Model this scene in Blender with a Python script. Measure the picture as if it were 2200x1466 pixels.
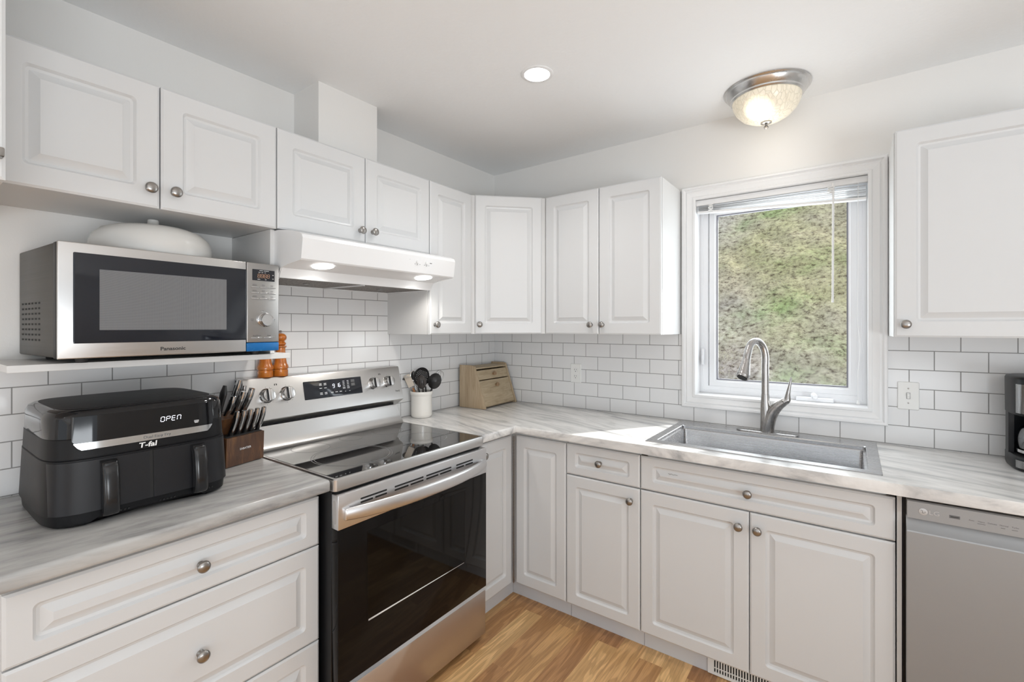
import bpy, bmesh, math, random
from mathutils import Matrix, Vector
for o in list(bpy.data.objects): bpy.data.objects.remove(o, do_unlink=True)
S = bpy.context.scene; C = S.collection; PI = math.pi
rnd = random.Random(7)

# ---------------------------------------------------------------- camera, exposure, sky, sun
cam = bpy.data.cameras.new('camera'); co = bpy.data.objects.new('camera', cam); C.objects.link(co)
co.location = (2.0094, -2.561, 1.4138); co.rotation_euler = (PI/2, 0, 0.6277)
cam.sensor_width = 36; cam.lens = 36*1007.68/2200; cam.shift_y = -(733-703.15)/2200
cam.clip_start = .02
S.camera = co
S.view_settings.view_transform = 'Standard'; S.view_settings.look = 'None'
S.view_settings.gamma = 1; S.view_settings.use_curve_mapping = False
S.view_settings.exposure = 0.13
W = bpy.data.worlds.new('sky'); S.world = W; W.use_nodes = True
bgn = W.node_tree.nodes['Background']; bgn.inputs[0].default_value = (.86, .93, 1, 1); bgn.inputs[1].default_value = 1.1

def lamp(name, kind, loc, energy, color=(1, 1, 1), rot=(0, 0, 0), size=None, size_y=None, spot=None, blend=.5, shape=None):
    l = bpy.data.lights.new(name, kind); l.energy = energy; l.color = color
    if kind == 'AREA':
        l.shape = shape or ('RECTANGLE' if size_y else 'DISK'); l.size = size
        if size_y: l.size_y = size_y
    elif kind in ('POINT', 'SPOT'): l.shadow_soft_size = size or .03
    if kind == 'SPOT': l.spot_size = spot; l.spot_blend = blend
    o = bpy.data.objects.new(name, l); C.objects.link(o); o.location = loc; o.rotation_euler = rot
    return o
sun = lamp('sun', 'SUN', (4, 5, 6), 5.0, (1, .97, .92))
sd = Vector((-.545, -.838, -.80)).normalized()
sun.rotation_euler = sd.to_track_quat('-Z', 'Y').to_euler(); sun.data.angle = .02
# fill lamps added near rear and right walls, tilted up to brighten ceiling
lamp('rear_ceiling_fill', 'AREA', (2.1, -5.0, .75), 26, (.90, .955, 1), (PI/2+1.35, 0, 0), 2.4, .8)
lamp('side_ceiling_fill', 'AREA', (4.05, -3.1, .85), 56, (.90, .955, 1), (PI/2+1.12, 0, PI/2), 1.9, .9)
# daylight through the kitchen window
lamp('window_daylight', 'AREA', (1.72, .22, 1.58), 7, (.9, .95, 1), (-PI/2, 0, 0), .62, .85)

# ---------------------------------------------------------------- materials
def nt(name):
    m = bpy.data.materials.new(name); m.use_nodes = True
    n = m.node_tree; return m, n, n.nodes['Principled BSDF']
def setp(b, col, rough, metal=0, spec=.5, coat=0, coatr=.05, emit=None, es=0, ior=None, trans=0, aniso=0):
    b.inputs['Base Color'].default_value = (*col, 1); b.inputs['Roughness'].default_value = rough
    b.inputs['Metallic'].default_value = metal; b.inputs['Specular IOR Level'].default_value = spec
    b.inputs['Coat Weight'].default_value = coat; b.inputs['Coat Roughness'].default_value = coatr
    b.inputs['Anisotropic'].default_value = aniso
    if emit: b.inputs['Emission Color'].default_value = (*emit, 1); b.inputs['Emission Strength'].default_value = es
    if ior: b.inputs['IOR'].default_value = ior
    b.inputs['Transmission Weight'].default_value = trans
def node(n, t, **k):
    x = n.nodes.new(t)
    for a, v in k.items(): setattr(x, a, v)
    return x
def texco(n, scale=(1, 1, 1), rot=(0, 0, 0), loc=(0, 0, 0), kind='Object'):
    t = node(n, 'ShaderNodeTexCoord'); mp = node(n, 'ShaderNodeMapping')
    mp.inputs['Scale'].default_value = scale; mp.inputs['Rotation'].default_value = rot; mp.inputs['Location'].default_value = loc
    n.links.new(t.outputs[kind], mp.inputs[0]); return mp.outputs[0]
def noise(n, vec, scale, detail=4, rough=.5, dist=0):
    x = node(n, 'ShaderNodeTexNoise'); x.inputs['Scale'].default_value = scale; x.inputs['Detail'].default_value = detail
    x.inputs['Roughness'].default_value = rough; x.inputs['Distortion'].default_value = dist
    n.links.new(vec, x.inputs['Vector']); return x.outputs[0]
def ramp(n, fac, stops):
    r = node(n, 'ShaderNodeValToRGB'); e = r.color_ramp.elements
    while len(e) < len(stops): e.new(.5)
    for i, (p, c) in enumerate(stops): e[i].position = p; e[i].color = (*c, 1) if len(c) == 3 else c
    n.links.new(fac, r.inputs[0]); return r.outputs[0]
def bump(n, b, h, strength, dist):
    x = node(n, 'ShaderNodeBump'); x.inputs['Strength'].default_value = strength; x.inputs['Distance'].default_value = dist
    n.links.new(h, x.inputs['Height']); n.links.new(x.outputs[0], b.inputs['Normal'])
def plain(name, col, rough=.5, noise_bump=None, **k):
    m, n, b = nt(name); setp(b, col, rough, **k)
    if noise_bump: bump(n, b, noise(n, texco(n), noise_bump[0], 3), noise_bump[1], noise_bump[2])
    else:
        # faint procedural variation of the gloss
        f = noise(n, texco(n), 25, 2); mr = node(n, 'ShaderNodeMapRange')
        mr.inputs[3].default_value = max(0, rough-.02); mr.inputs[4].default_value = min(1, rough+.02)
        n.links.new(f, mr.inputs[0]); n.links.new(mr.outputs[0], b.inputs['Roughness'])
    return m
def brushed(name, col, rough, scale=(2, 300, 300), aniso=0.0, amp=.018, bs=.0012):
    m, n, b = nt(name); setp(b, col, rough, metal=1, aniso=aniso)
    f = noise(n, texco(n, scale), 1.0, 3)
    mr = node(n, 'ShaderNodeMapRange'); mr.inputs[1].default_value = .3; mr.inputs[2].default_value = .7
    mr.inputs[3].default_value = rough-amp; mr.inputs[4].default_value = rough+amp
    n.links.new(f, mr.inputs[0]); n.links.new(mr.outputs[0], b.inputs['Roughness'])
    bump(n, b, f, bs, .001); return m
M = {}
M['wall'] = plain('wall_paint', (.84, .827, .805), .6, (140, .12, .002))
M['ceiling'] = plain('ceiling_paint', (.915, .92, .92), .7, (55, .35, .004))
M['cab'] = plain('white_thermofoil', (.705, .712, .716), .33)
M['cabbox'] = plain('white_melamine', (.72, .718, .71), .42)
M['trimw'] = plain('white_trim_paint', (.86, .86, .86), .35)
M['vinyl'] = plain('white_vinyl', (.84, .85, .87), .35)
M['gasket'] = plain('grey_gasket', (.22, .22, .25), .5)
M['kick'] = plain('grey_toe_kick', (.66, .67, .69), .45)
M['nickel'] = brushed('satin_nickel', (.36, .345, .33), .30, (60, 60, 400))
M['steel'] = brushed('brushed_steel', (.60, .59, .58), .30, (300, 3, 300))
M['steelx'] = brushed('brushed_steel_along_x', (.60, .60, .61), .28, (3, 300, 300))
M['steelv'] = brushed('brushed_steel_drawer', (.60, .54, .50), .42, (300, 3, 300))
M['sinksteel'] = brushed('sink_steel', (.50, .50, .51), .27, (3, 200, 200), amp=.05)
M['faucet'] = brushed('faucet_nickel', (.42, .41, .40), .27, (100, 100, 8))
M['pan'] = brushed('light_nickel', (.66, .655, .65), .26, (60, 60, 60))
M['chrome'] = plain('polished_steel', (.62, .62, .62), .16, metal=1)
M['dwsteel'] = brushed('dishwasher_steel', (.36, .370, .38), .42, (3, 300, 300)); M['dwsteel'].node_tree.nodes['Principled BSDF'].inputs['Metallic'].default_value = .45; M['badge'] = plain('light_badge_metal', (.55, .55, .55), .4, metal=.3)
M['handle'] = brushed('oven_handle_steel', (.74, .74, .75), .33, (300, 3, 300))
M['blackglass'] = plain('black_oven_glass', (.007, .006, .0055), .05, spec=.17)
M['ovenwin'] = plain('oven_window_glass', (.004, .0035, .003), .04, spec=.2)
M['cookglass'] = plain('cooktop_glass', (.012, .011, .011), .035, spec=.75, coat=.6, coatr=.02)
M['black'] = plain('black_plastic', (.006, .006, .007), .38, spec=.28)
M['blackh'] = plain('satin_black_handle', (.012, .012, .013), .20)
M['blackm'] = plain('matte_black_plastic', (.006, .006, .007), .46, spec=.22)
M['blackg'] = plain('gloss_black_plastic', (.005, .005, .006), .06, spec=.45)
M['dark'] = plain('dark_gap', (.01, .01, .01), .7)
M['ring'] = plain('burner_mark_grey', (.20, .20, .20), .25)
M['display'] = plain('display_glass', (.012, .014, .02), .06)
M['whitemark'] = plain('white_print', (.85, .85, .85), .5)
M['lit'] = plain('lit_digits', (.9, .9, 1), .5, emit=(.85, .9, 1), es=.9)
M['amber'] = plain('amber_digits', (.35, .2, .13), .5, emit=(.8, .45, .25), es=.25)
M['ink'] = plain('dark_print', (.03, .03, .03), .5)
M['inkgrey'] = plain('grey_print', (.14, .14, .14), .5)
M['hood'] = plain('white_enamel', (.86, .865, .87), .25)
M['plate'] = plain('white_plate', (.84, .84, .82), .3)
M['ceramic'] = plain('cream_ceramic', (.84, .81, .76), .22, coat=.4)
M['lid'] = plain('white_ceramic_lid', (.66, .65, .625), .26)
M['blue'] = None
M['rubber'] = plain('dark_rubber', (.02, .02, .02), .6)
M['nylon'] = plain('black_nylon', (.018, .017, .017), .33)
M['nylonb'] = plain('brown_black_nylon', (.045, .038, .035), .3)
M['beige'] = plain('beige_silicone', (.62, .54, .45), .45)
M['cord'] = plain('white_cord', (.85, .85, .84), .5)
M['soil'] = None

def wood(name, c1, c2, c3, scale=(1, 1, 1), rough=.45, wscale=9, coat=0):
    m, n, b = nt(name); setp(b, c1, rough, coat=coat)
    v = texco(n, scale); f = noise(n, v, wscale, 6, .6, 1.2)
    c = ramp(n, f, [(.3, c1), (.5, c2), (.72, c3)]); n.links.new(c, b.inputs['Base Color'])
    bump(n, b, f, .15, .001); return m
M['millwood'] = wood('orange_turned_wood', (.36, .095, .010), (.50, .145, .016), (.60, .21, .03), (3, 3, .5), .22, 8, .5)
M['blockwood'] = wood('dark_walnut', (.055, .024, .013), (.095, .042, .020), (.21, .095, .035), (6, 6, 1.2), .4, 6)
M['pine'] = wood('weathered_pine', (.36, .26, .16), (.47, .355, .23), (.56, .445, .31), (10, 10, 1), .55, 4)
M['pineh'] = wood('weathered_pine_horizontal', (.37, .28, .175), (.47, .37, .24), (.56, .455, .32), (2, 2, 14), .55, 3)
M['handlewood2'] = wood('knob_pine', (.22, .13, .07), (.32, .20, .11), (.40, .27, .16), (8, 8, 8), .5, 4)
M['handlewood'] = wood('handle_wood', (.25, .09, .03), (.36, .15, .05), (.42, .2, .08), (5, 5, 1), .4)

def mk_blue():
    m, n, b = nt('blue_label'); setp(b, (.0, .16, .46), .35)
    f = noise(n, texco(n, (8, 8, 20)), 3, 6, .7, 2)
    c = ramp(n, f, [(.0, (0, .095, .33)), (.60, (.0, .13, .38)), (.72, (.10, .32, .60))]); n.links.new(c, b.inputs['Base Color']); return m
M['blue'] = mk_blue()

def mk_tile(name, axis, w, x0):
    m, n, b = nt(name); setp(b, (.8, .8, .8), .16)
    t = node(n, 'ShaderNodeNewGeometry'); sp = node(n, 'ShaderNodeSeparateXYZ'); cb = node(n, 'ShaderNodeCombineXYZ')
    n.links.new(t.outputs['Position'], sp.inputs[0])
    ad = node(n, 'ShaderNodeMath', operation='ADD'); ad.inputs[1].default_value = x0; n.links.new(sp.outputs[axis], ad.inputs[0])
    az = node(n, 'ShaderNodeMath', operation='SUBTRACT'); az.inputs[1].default_value = .920; n.links.new(sp.outputs[2], az.inputs[0])
    n.links.new(ad.outputs[0], cb.inputs[0]); n.links.new(az.outputs[0], cb.inputs[1])
    k = node(n, 'ShaderNodeTexBrick'); k.offset = .5; k.offset_frequency = 2; k.squash = 1
    k.inputs['Color1'].default_value = (.80, .80, .80, 1); k.inputs['Color2'].default_value = (.775, .775, .778, 1)
    k.inputs['Mortar'].default_value = (.30, .295, .29, 1); k.inputs['Scale'].default_value = 1
    k.inputs['Mortar Size'].default_value = .0017; k.inputs['Mortar Smooth'].default_value = .15; k.inputs['Bias'].default_value = -.3
    k.inputs['Brick Width'].default_value = w; k.inputs['Row Height'].default_value = .079
    n.links.new(cb.outputs[0], k.inputs['Vector']); n.links.new(k.outputs[0], b.inputs['Base Color'])
    mr = node(n, 'ShaderNodeMapRange'); mr.inputs[3].default_value = .14; mr.inputs[4].default_value = .8
    n.links.new(k.outputs['Fac'], mr.inputs[0]); n.links.new(mr.outputs[0], b.inputs['Roughness'])
    iv = node(n, 'ShaderNodeMath', operation='SUBTRACT'); iv.inputs[0].default_value = 1; n.links.new(k.outputs['Fac'], iv.inputs[1])
    bump(n, b, iv.outputs[0], .6, .0015); return m
M['tile_back'] = mk_tile('subway_tile_back', 0, .1572, 157.2)
M['tile_left'] = mk_tile('subway_tile_left', 1, .1545, 154.5-.009)

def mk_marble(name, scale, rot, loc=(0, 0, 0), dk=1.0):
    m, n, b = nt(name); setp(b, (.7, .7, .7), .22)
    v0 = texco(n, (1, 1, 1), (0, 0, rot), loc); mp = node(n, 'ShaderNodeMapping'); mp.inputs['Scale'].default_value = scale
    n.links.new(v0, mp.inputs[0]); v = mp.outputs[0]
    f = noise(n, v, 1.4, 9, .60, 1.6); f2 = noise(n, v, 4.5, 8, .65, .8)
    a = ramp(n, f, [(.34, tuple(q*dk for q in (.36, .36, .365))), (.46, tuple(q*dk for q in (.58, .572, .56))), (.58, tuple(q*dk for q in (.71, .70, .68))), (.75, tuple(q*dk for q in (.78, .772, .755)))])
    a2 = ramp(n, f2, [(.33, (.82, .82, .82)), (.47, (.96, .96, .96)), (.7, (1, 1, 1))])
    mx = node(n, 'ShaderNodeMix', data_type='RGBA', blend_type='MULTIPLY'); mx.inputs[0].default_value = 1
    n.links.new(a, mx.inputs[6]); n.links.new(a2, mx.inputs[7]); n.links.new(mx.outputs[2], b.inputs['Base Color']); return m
M['marbleL'] = mk_marble('marble_laminate_left_shaded', (5.5, 1.1, 5), .12, dk=.70)  # same laminate, colour darkened for the shade on this counter under the shelf
M['marbleR'] = mk_marble('marble_laminate_back_lit', (1.2, 5.5, 5), .32, (3, 1, 0), dk=1.2)  # same laminate, lighter copy for the better lit back run

def mk_floor():
    m, n, b = nt('oak_laminate'); setp(b, (.5, .3, .15), .35)
    t = node(n, 'ShaderNodeNewGeometry'); mp = node(n, 'ShaderNodeMapping'); n.links.new(t.outputs['Position'], mp.inputs[0])
    mp.inputs['Rotation'].default_value = (0, 0, PI/2)
    k = node(n, 'ShaderNodeTexBrick'); k.offset = .37; k.offset_frequency = 2
    k.inputs['Color1'].default_value = (0, 0, 0, 1); k.inputs['Color2'].default_value = (1, 1, 1, 1); k.inputs['Mortar'].default_value = (.3, .3, .3, 1)
    k.inputs['Scale'].default_value = 1; k.inputs['Mortar Size'].default_value = .0006; k.inputs['Bias'].default_value = 0
    k.inputs['Brick Width'].default_value = .62; k.inputs['Row Height'].default_value = .098
    n.links.new(mp.outputs[0], k.inputs['Vector'])
    # shift the grain per plank
    sc = node(n, 'ShaderNodeVectorMath', operation='SCALE'); sc.inputs[3].default_value = 7.3; n.links.new(k.outputs[0], sc.inputs[0])
    ad = node(n, 'ShaderNodeVectorMath', operation='ADD'); n.links.new(mp.outputs[0], ad.inputs[0]); n.links.new(sc.outputs[0], ad.inputs[1])
    m2 = node(n, 'ShaderNodeMapping'); m2.inputs['Scale'].default_value = (1.1, 9, 1); n.links.new(ad.outputs[0], m2.inputs[0])
    f = noise(n, m2.outputs[0], 1.5, 2, .45, .9)
    wv = node(n, 'ShaderNodeMath', operation='MULTIPLY'); wv.inputs[1].default_value = 34; n.links.new(f, wv.inputs[0])
    sn = node(n, 'ShaderNodeMath', operation='SINE'); n.links.new(wv.outputs[0], sn.inputs[0])
    m3 = node(n, 'ShaderNodeMapping'); m3.inputs['Scale'].default_value = (6, 160, 1); n.links.new(ad.outputs[0], m3.inputs[0])
    f3 = noise(n, m3.outputs[0], 1.5, 4, .6)
    base = ramp(n, k.outputs[0], [(0, (.46, .235, .105)), (.35, (.58, .32, .14)), (.65, (.72, .43, .19)), (1, (.90, .60, .29))])
    g = ramp(n, sn.outputs[0], [(0, (.78, .74, .70)), (.5, (.97, .96, .95)), (1, (1.03, 1.02, 1.01))])
    g3 = ramp(n, f3, [(.35, (.80, .78, .75)), (.6, (1.05, 1.05, 1.04))])
    mx = node(n, 'ShaderNodeMix', data_type='RGBA', blend_type='MULTIPLY'); mx.inputs[0].default_value = 1
    n.links.new(base, mx.inputs[6]); n.links.new(g, mx.inputs[7])
    my = node(n, 'ShaderNodeMix', data_type='RGBA', blend_type='MULTIPLY'); my.inputs[0].default_value = 1
    n.links.new(mx.outputs[2], my.inputs[6]); n.links.new(g3, my.inputs[7]); n.links.new(my.outputs[2], b.inputs['Base Color'])
    bump(n, b, f3, .1, .0006); return m
M['floor'] = mk_floor()

def mk_glass(name, tint=(.97, .98, .98), fac=.06):
    m = bpy.data.materials.new(name); m.use_nodes = True; n = m.node_tree; n.nodes.clear()
    o = node(n, 'ShaderNodeOutputMaterial'); t = node(n, 'ShaderNodeBsdfTransparent'); t.inputs[0].default_value = (*tint, 1)
    g = node(n, 'ShaderNodeBsdfGlossy'); g.inputs['Roughness'].default_value = .02
    mx = node(n, 'ShaderNodeMixShader'); mx.inputs[0].default_value = fac
    n.links.new(t.outputs[0], mx.inputs[1]); n.links.new(g.outputs[0], mx.inputs[2]); n.links.new(mx.outputs[0], o.inputs[0]); return m
M['pane'] = mk_glass('window_glass', fac=.005)
M['carafe'] = mk_glass('carafe_glass', (.62, .64, .67), .22)
M['clear'] = mk_glass('clear_plastic', (.92, .92, .92), .2)

def mk_mwglass():
    m, n, b = nt('microwave_window'); setp(b, (.02, .022, .027), .07, spec=.6)
    v = texco(n, (1, 640, 640)); vo = node(n, 'ShaderNodeTexVoronoi'); vo.inputs['Scale'].default_value = 1; vo.inputs['Randomness'].default_value = 0
    n.links.new(v, vo.inputs['Vector']); c = ramp(n, vo.outputs['Distance'], [(.22, (.05, .052, .055)), (.42, (.235, .24, .25))]); n.links.new(c, b.inputs['Base Color']); return m
M['mwmesh'] = mk_mwglass()
def mk_filter():
    m, n, b = nt('aluminium_grease_mesh'); setp(b, (.3, .28, .26), .5, metal=.7)
    v = texco(n, (1, 1, 1)); f = noise(n, v, 260, 2, .6); c = ramp(n, f, [(.4, (.07, .06, .055)), (.6, (.34, .31, .28))]); n.links.new(c, b.inputs['Base Color']); bump(n, b, f, .5, .002); return m
M['filter'] = mk_filter()
def mk_emit(name, col, st):
    m, n, b = nt(name); setp(b, (.9, .9, .9), .4, emit=col, es=st); return m
M['led'] = mk_emit('led_disc', (1, .99, .97), 6)
def mk_domeglass():
    m, n, b = nt('cut_glass_bowl'); setp(b, (.80, .74, .62), .25, emit=(1, .86, .62), es=.45)
    v = texco(n, (1, 1, .6)); vo = node(n, 'ShaderNodeTexVoronoi', feature='DISTANCE_TO_EDGE'); vo.inputs['Scale'].default_value = 55
    n.links.new(v, vo.inputs['Vector']); c = ramp(n, vo.outputs['Distance'], [(.0, (0, 0, 0)), (.08, (1, 1, 1))]); bump(n, b, c, .6, .004)
    # the bulb behind the glass makes a hot spot on the bowl (its own glow)
    g = node(n, 'ShaderNodeTexCoord'); mp = node(n, 'ShaderNodeMapping'); mp.inputs['Location'].default_value = (.02, .09, .035); mp.inputs['Scale'].default_value = (1, 1, .7)
    n.links.new(g.outputs['Object'], mp.inputs[0]); ln = node(n, 'ShaderNodeVectorMath', operation='LENGTH'); n.links.new(mp.outputs[0], ln.inputs[0])
    r = ramp(n, ln.outputs['Value'], [(.0, (1.0, 1.0, 1.0)), (.03, (.9, .9, .9)), (.070, (.13, .13, .13)), (.2, (.08, .08, .08))])
    mu = node(n, 'ShaderNodeMath', operation='MULTIPLY'); mu.inputs[1].default_value = 1.7; n.links.new(r, mu.inputs[0]); n.links.new(mu.outputs[0], b.inputs['Emission Strength'])
    return m
M['dome'] = mk_domeglass()
def mk_hill():
    m, n, b = nt('winter_grass_slope'); setp(b, (.4, .38, .3), .95)
    v = texco(n); f1 = noise(n, v, 22, 9, .72, .1); f2 = noise(n, v, 1.1, 5, .6); f3 = noise(n, v, .35, 3, .5)
    c1 = ramp(n, f1, [(.36, (.13, .095, .07)), (.43, (.44, .40, .33)), (.50, (.66, .63, .53)), (.64, (.88, .86, .76))])
    c2 = ramp(n, f2, [(.42, (.97, .94, 1.0)), (.56, (.98, 1.0, .93)), (.70, (.80, 1.03, .70))])
    c3 = ramp(n, f3, [(.4, (.98, .95, 1.02)), (.60, (1.10, 1.05, .74))])
    mx = node(n, 'ShaderNodeMix', data_type='RGBA', blend_type='MULTIPLY'); mx.inputs[0].default_value = 1
    n.links.new(c1, mx.inputs[6]); n.links.new(c2, mx.inputs[7])
    my = node(n, 'ShaderNodeMix', data_type='RGBA', blend_type='MULTIPLY'); my.inputs[0].default_value = 1
    n.links.new(mx.outputs[2], my.inputs[6]); n.links.new(c3, my.inputs[7]); n.links.new(my.outputs[2], b.inputs['Base Color'])
    bump(n, b, f1, 1, .06); return m
M['hill'] = mk_hill()
def mk_blade():
    m, n, b = nt('dry_and_green_blades'); setp(b, (.4, .4, .25), .9)
    v = texco(n); f = noise(n, v, 1.1, 5, .6); c = ramp(n, f, [(.40, (.60, .57, .47)), (.55, (.55, .55, .42)), (.66, (.36, .47, .24))])
    n.links.new(c, b.inputs['Base Color']); return m
M['blade'] = mk_blade()
M['bush'] = plain('dark_foliage', (.035, .04, .018), .9, (30, 1, .05))

# ---------------------------------------------------------------- mesh helpers
I4 = Matrix.Identity(4)
def T(x, y, z): return Matrix.Translation((x, y, z))
def face(o, right, out):                        # local X = right, Y = up, Z = out of the face
    r = Vector(right).normalized(); u = Vector((0, 0, 1)); w = Vector(out).normalized()
    m = Matrix(((r.x, u.x, w.x, o[0]), (r.y, u.y, w.y, o[1]), (r.z, u.z, w.z, o[2]), (0, 0, 0, 1))); return m
def FL(x, y=0, z=0): return face((x, y, z), (0, 1, 0), (1, 0, 0))        # fronts on the left wall run
def FB(y, x=0, z=0): return face((x, y, z), (1, 0, 0), (0, -1, 0))       # fronts on the back wall run
def box(bm, x0, x1, y0, y1, z0, z1, bev=0, seg=2, m=I4):
    r = bmesh.ops.create_cube(bm, size=1); vs = r['verts']
    for v in vs: v.co = Vector(((x0+x1)/2+v.co.x*(x1-x0), (y0+y1)/2+v.co.y*(y1-y0), (z0+z1)/2+v.co.z*(z1-z0)))
    if bev:
        es = list({e for v in vs for e in v.link_edges})
        rb = bmesh.ops.bevel(bm, geom=es, offset=bev, segments=seg, profile=.5, affect='EDGES')
        vs = list({v for f in rb['faces'] for v in f.verts} | {v for v in vs if v.is_valid})
    for v in vs: v.co = m @ v.co
    return vs
def skin(bm, rings, cap0=True, cap1=True, closed=True, m=I4, wrap=False):
    R = [[bm.verts.new(m @ Vector(p)) for p in r] for r in rings]
    k = len(R[0]); L = list(range(len(R)-1)) + ([len(R)-1] if wrap else [])
    for i in L:
        a, b = R[i], R[(i+1) % len(R)]
        for j in range(k if closed else k-1):
            j2 = (j+1) % k
            try: bm.faces.new((a[j], a[j2], b[j2], b[j]))
            except ValueError: pass
    if cap0 and not wrap: bm.faces.new(list(reversed(R[0])))
    if cap1 and not wrap: bm.faces.new(R[-1])
    return R
def rr(x0, x1, y0, y1, r, z=0, n=5):            # rounded rectangle ring in XY
    r = max(r, .0002); P = []
    for cx, cy, a0 in ((x1-r, y1-r, 0), (x0+r, y1-r, 90), (x0+r, y0+r, 180), (x1-r, y0+r, 270)):
        for i in range(n+1):
            a = math.radians(a0+90*i/n); P.append((cx+r*math.cos(a), cy+r*math.sin(a), z))
    return P
def lathe(bm, prof, seg=32, m=I4, cap0=True, cap1=True):
    rings = [[(r*math.cos(2*PI*i/seg), r*math.sin(2*PI*i/seg), z) for i in range(seg)] for r, z in [(max(r, .0003), z) for r, z in prof]]
    skin(bm, rings, cap0, cap1, m=m)
def prism(bm, pts, a, b, m=I4):                 # polygon in XY extruded along Z from a to b
    skin(bm, [[(x, y, a) for x, y in pts], [(x, y, b) for x, y in pts]], m=m)
def tube(bm, pts, rad, seg=12, m=I4, flat=None, cap=True):
    pts = [Vector(p) for p in pts]; n = len(pts); rad = rad if isinstance(rad, (list, tuple)) else [rad]*n
    ref = None; rings = []
    for i, p in enumerate(pts):
        t = (pts[min(i+1, n-1)]-pts[max(i-1, 0)]).normalized()
        if ref is None:
            ref = Vector((0, 0, 1)) if abs(t.z) < .9 else Vector((1, 0, 0))
            if flat: ref = Vector(flat)
        a = (ref - t*ref.dot(t)).normalized(); b_ = t.cross(a); ref = a
        r = rad[i]; rx, ry = r if isinstance(r, (list, tuple)) else (r, r)
        rings.append([tuple(p+a*(rx*math.cos(2*PI*k/seg))+b_*(ry*math.sin(2*PI*k/seg))) for k in range(seg)])
    skin(bm, rings, cap, cap, m=m)
def arc(cx, cy, r, a0, a1, n): return [(cx+r*math.cos(math.radians(a0+(a1-a0)*i/n)), cy+r*math.sin(math.radians(a0+(a1-a0)*i/n))) for i in range(n+1)]
def smoothpath(P, k=6):                          # Catmull-Rom through points
    P = [Vector(p) for p in P]; Q = [P[0]*2-P[1]]+P+[P[-1]*2-P[-2]]; out = []
    for i in range(1, len(Q)-2):
        for j in range(k):
            t = j/k; a, b, c, d = Q[i-1], Q[i], Q[i+1], Q[i+2]
            out.append(.5*((2*b)+(c-a)*t+(2*a-5*b+4*c-d)*t*t+(3*b-a-3*c+d)*t**3))
    return out+[P[-1]]
def interp(vals, k):                             # linear densify to match smoothpath
    out = []
    for i in range(len(vals)-1):
        for j in range(k):
            t = j/k; a, b = vals[i], vals[i+1]
            out.append(tuple(x*(1-t)+y*t for x, y in zip(a, b)) if isinstance(a, tuple) else a*(1-t)+b*t)
    return out+[vals[-1]]
def cells(bm, xs, ys, inc, z0, z1, m=I4):        # slab of rectangular cells with holes
    V = {}
    def v(i, j, z):
        if (i, j, z) not in V: V[(i, j, z)] = bm.verts.new(m @ Vector((xs[i], ys[j], z1 if z else z0)))
        return V[(i, j, z)]
    nx, ny = len(xs)-1, len(ys)-1; g = lambda i, j: 0 <= i < nx and 0 <= j < ny and inc(i, j)
    for i in range(nx):
        for j in range(ny):
            if not g(i, j): continue
            bm.faces.new((v(i, j, 1), v(i+1, j, 1), v(i+1, j+1, 1), v(i, j+1, 1))); bm.faces.new((v(i, j+1, 0), v(i+1, j+1, 0), v(i+1, j, 0), v(i, j, 0)))
            if not g(i, j-1): bm.faces.new((v(i, j, 0), v(i+1, j, 0), v(i+1, j, 1), v(i, j, 1)))
            if not g(i, j+1): bm.faces.new((v(i+1, j+1, 0), v(i, j+1, 0), v(i, j+1, 1), v(i+1, j+1, 1)))
            if not g(i-1, j): bm.faces.new((v(i, j+1, 0), v(i, j, 0), v(i, j, 1), v(i, j+1, 1)))
            if not g(i+1, j): bm.faces.new((v(i+1, j, 0), v(i+1, j+1, 0), v(i+1, j+1, 1), v(i+1, j, 1)))
WL = {}                                          # world position of every object made here
def link(name, bm, mat, parent=None, sharp=40, label=None, cat=None, group=None, kind=None, origin=None, smooth=True):
    bmesh.ops.recalc_face_normals(bm, faces=bm.faces)
    vs = [v.co for v in bm.verts]
    lo = Vector([min(v[i] for v in vs) for i in range(3)]); hi = Vector([max(v[i] for v in vs) for i in range(3)])
    og = Vector(origin) if origin else Vector(((lo.x+hi.x)/2, (lo.y+hi.y)/2, lo.z if not parent else (lo.z+hi.z)/2))
    bmesh.ops.translate(bm, verts=bm.verts, vec=-og)
    me = bpy.data.meshes.new(name); bm.to_mesh(me); bm.free()
    for mm in (mat if isinstance(mat, (list, tuple)) else [mat]): me.materials.append(mm)
    if smooth:
        me.polygons.foreach_set('use_smooth', [True]*len(me.polygons)); me.set_sharp_from_angle(angle=math.radians(sharp))
    o = bpy.data.objects.new(name, me); C.objects.link(o)
    if parent: o.parent = parent; o.location = og-WL[parent.name]
    else: o.location = og
    WL[o.name] = og; tag(o, label, cat, group, kind); return o
def tag(o, label=None, cat=None, group=None, kind=None):
    if label: o['label'] = label
    if cat: o['category'] = cat
    if group: o['group'] = group
    if kind: o['kind'] = kind
def thing(name, loc, label, cat, group=None, kind=None):
    o = bpy.data.objects.new(name, None); C.objects.link(o); o.location = loc; o.empty_display_size = .05
    WL[o.name] = Vector(loc); tag(o, label, cat, group, kind); return o
def NB(): return bmesh.new()
def copy_tree(o, parent=None, loc=None):
    c = o.copy(); C.objects.link(c)
    if parent: c.parent = parent
    if loc: c.location = loc
    for ch in [x for x in bpy.data.objects if x.parent == o]: copy_tree(ch, c)
    return c
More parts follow.
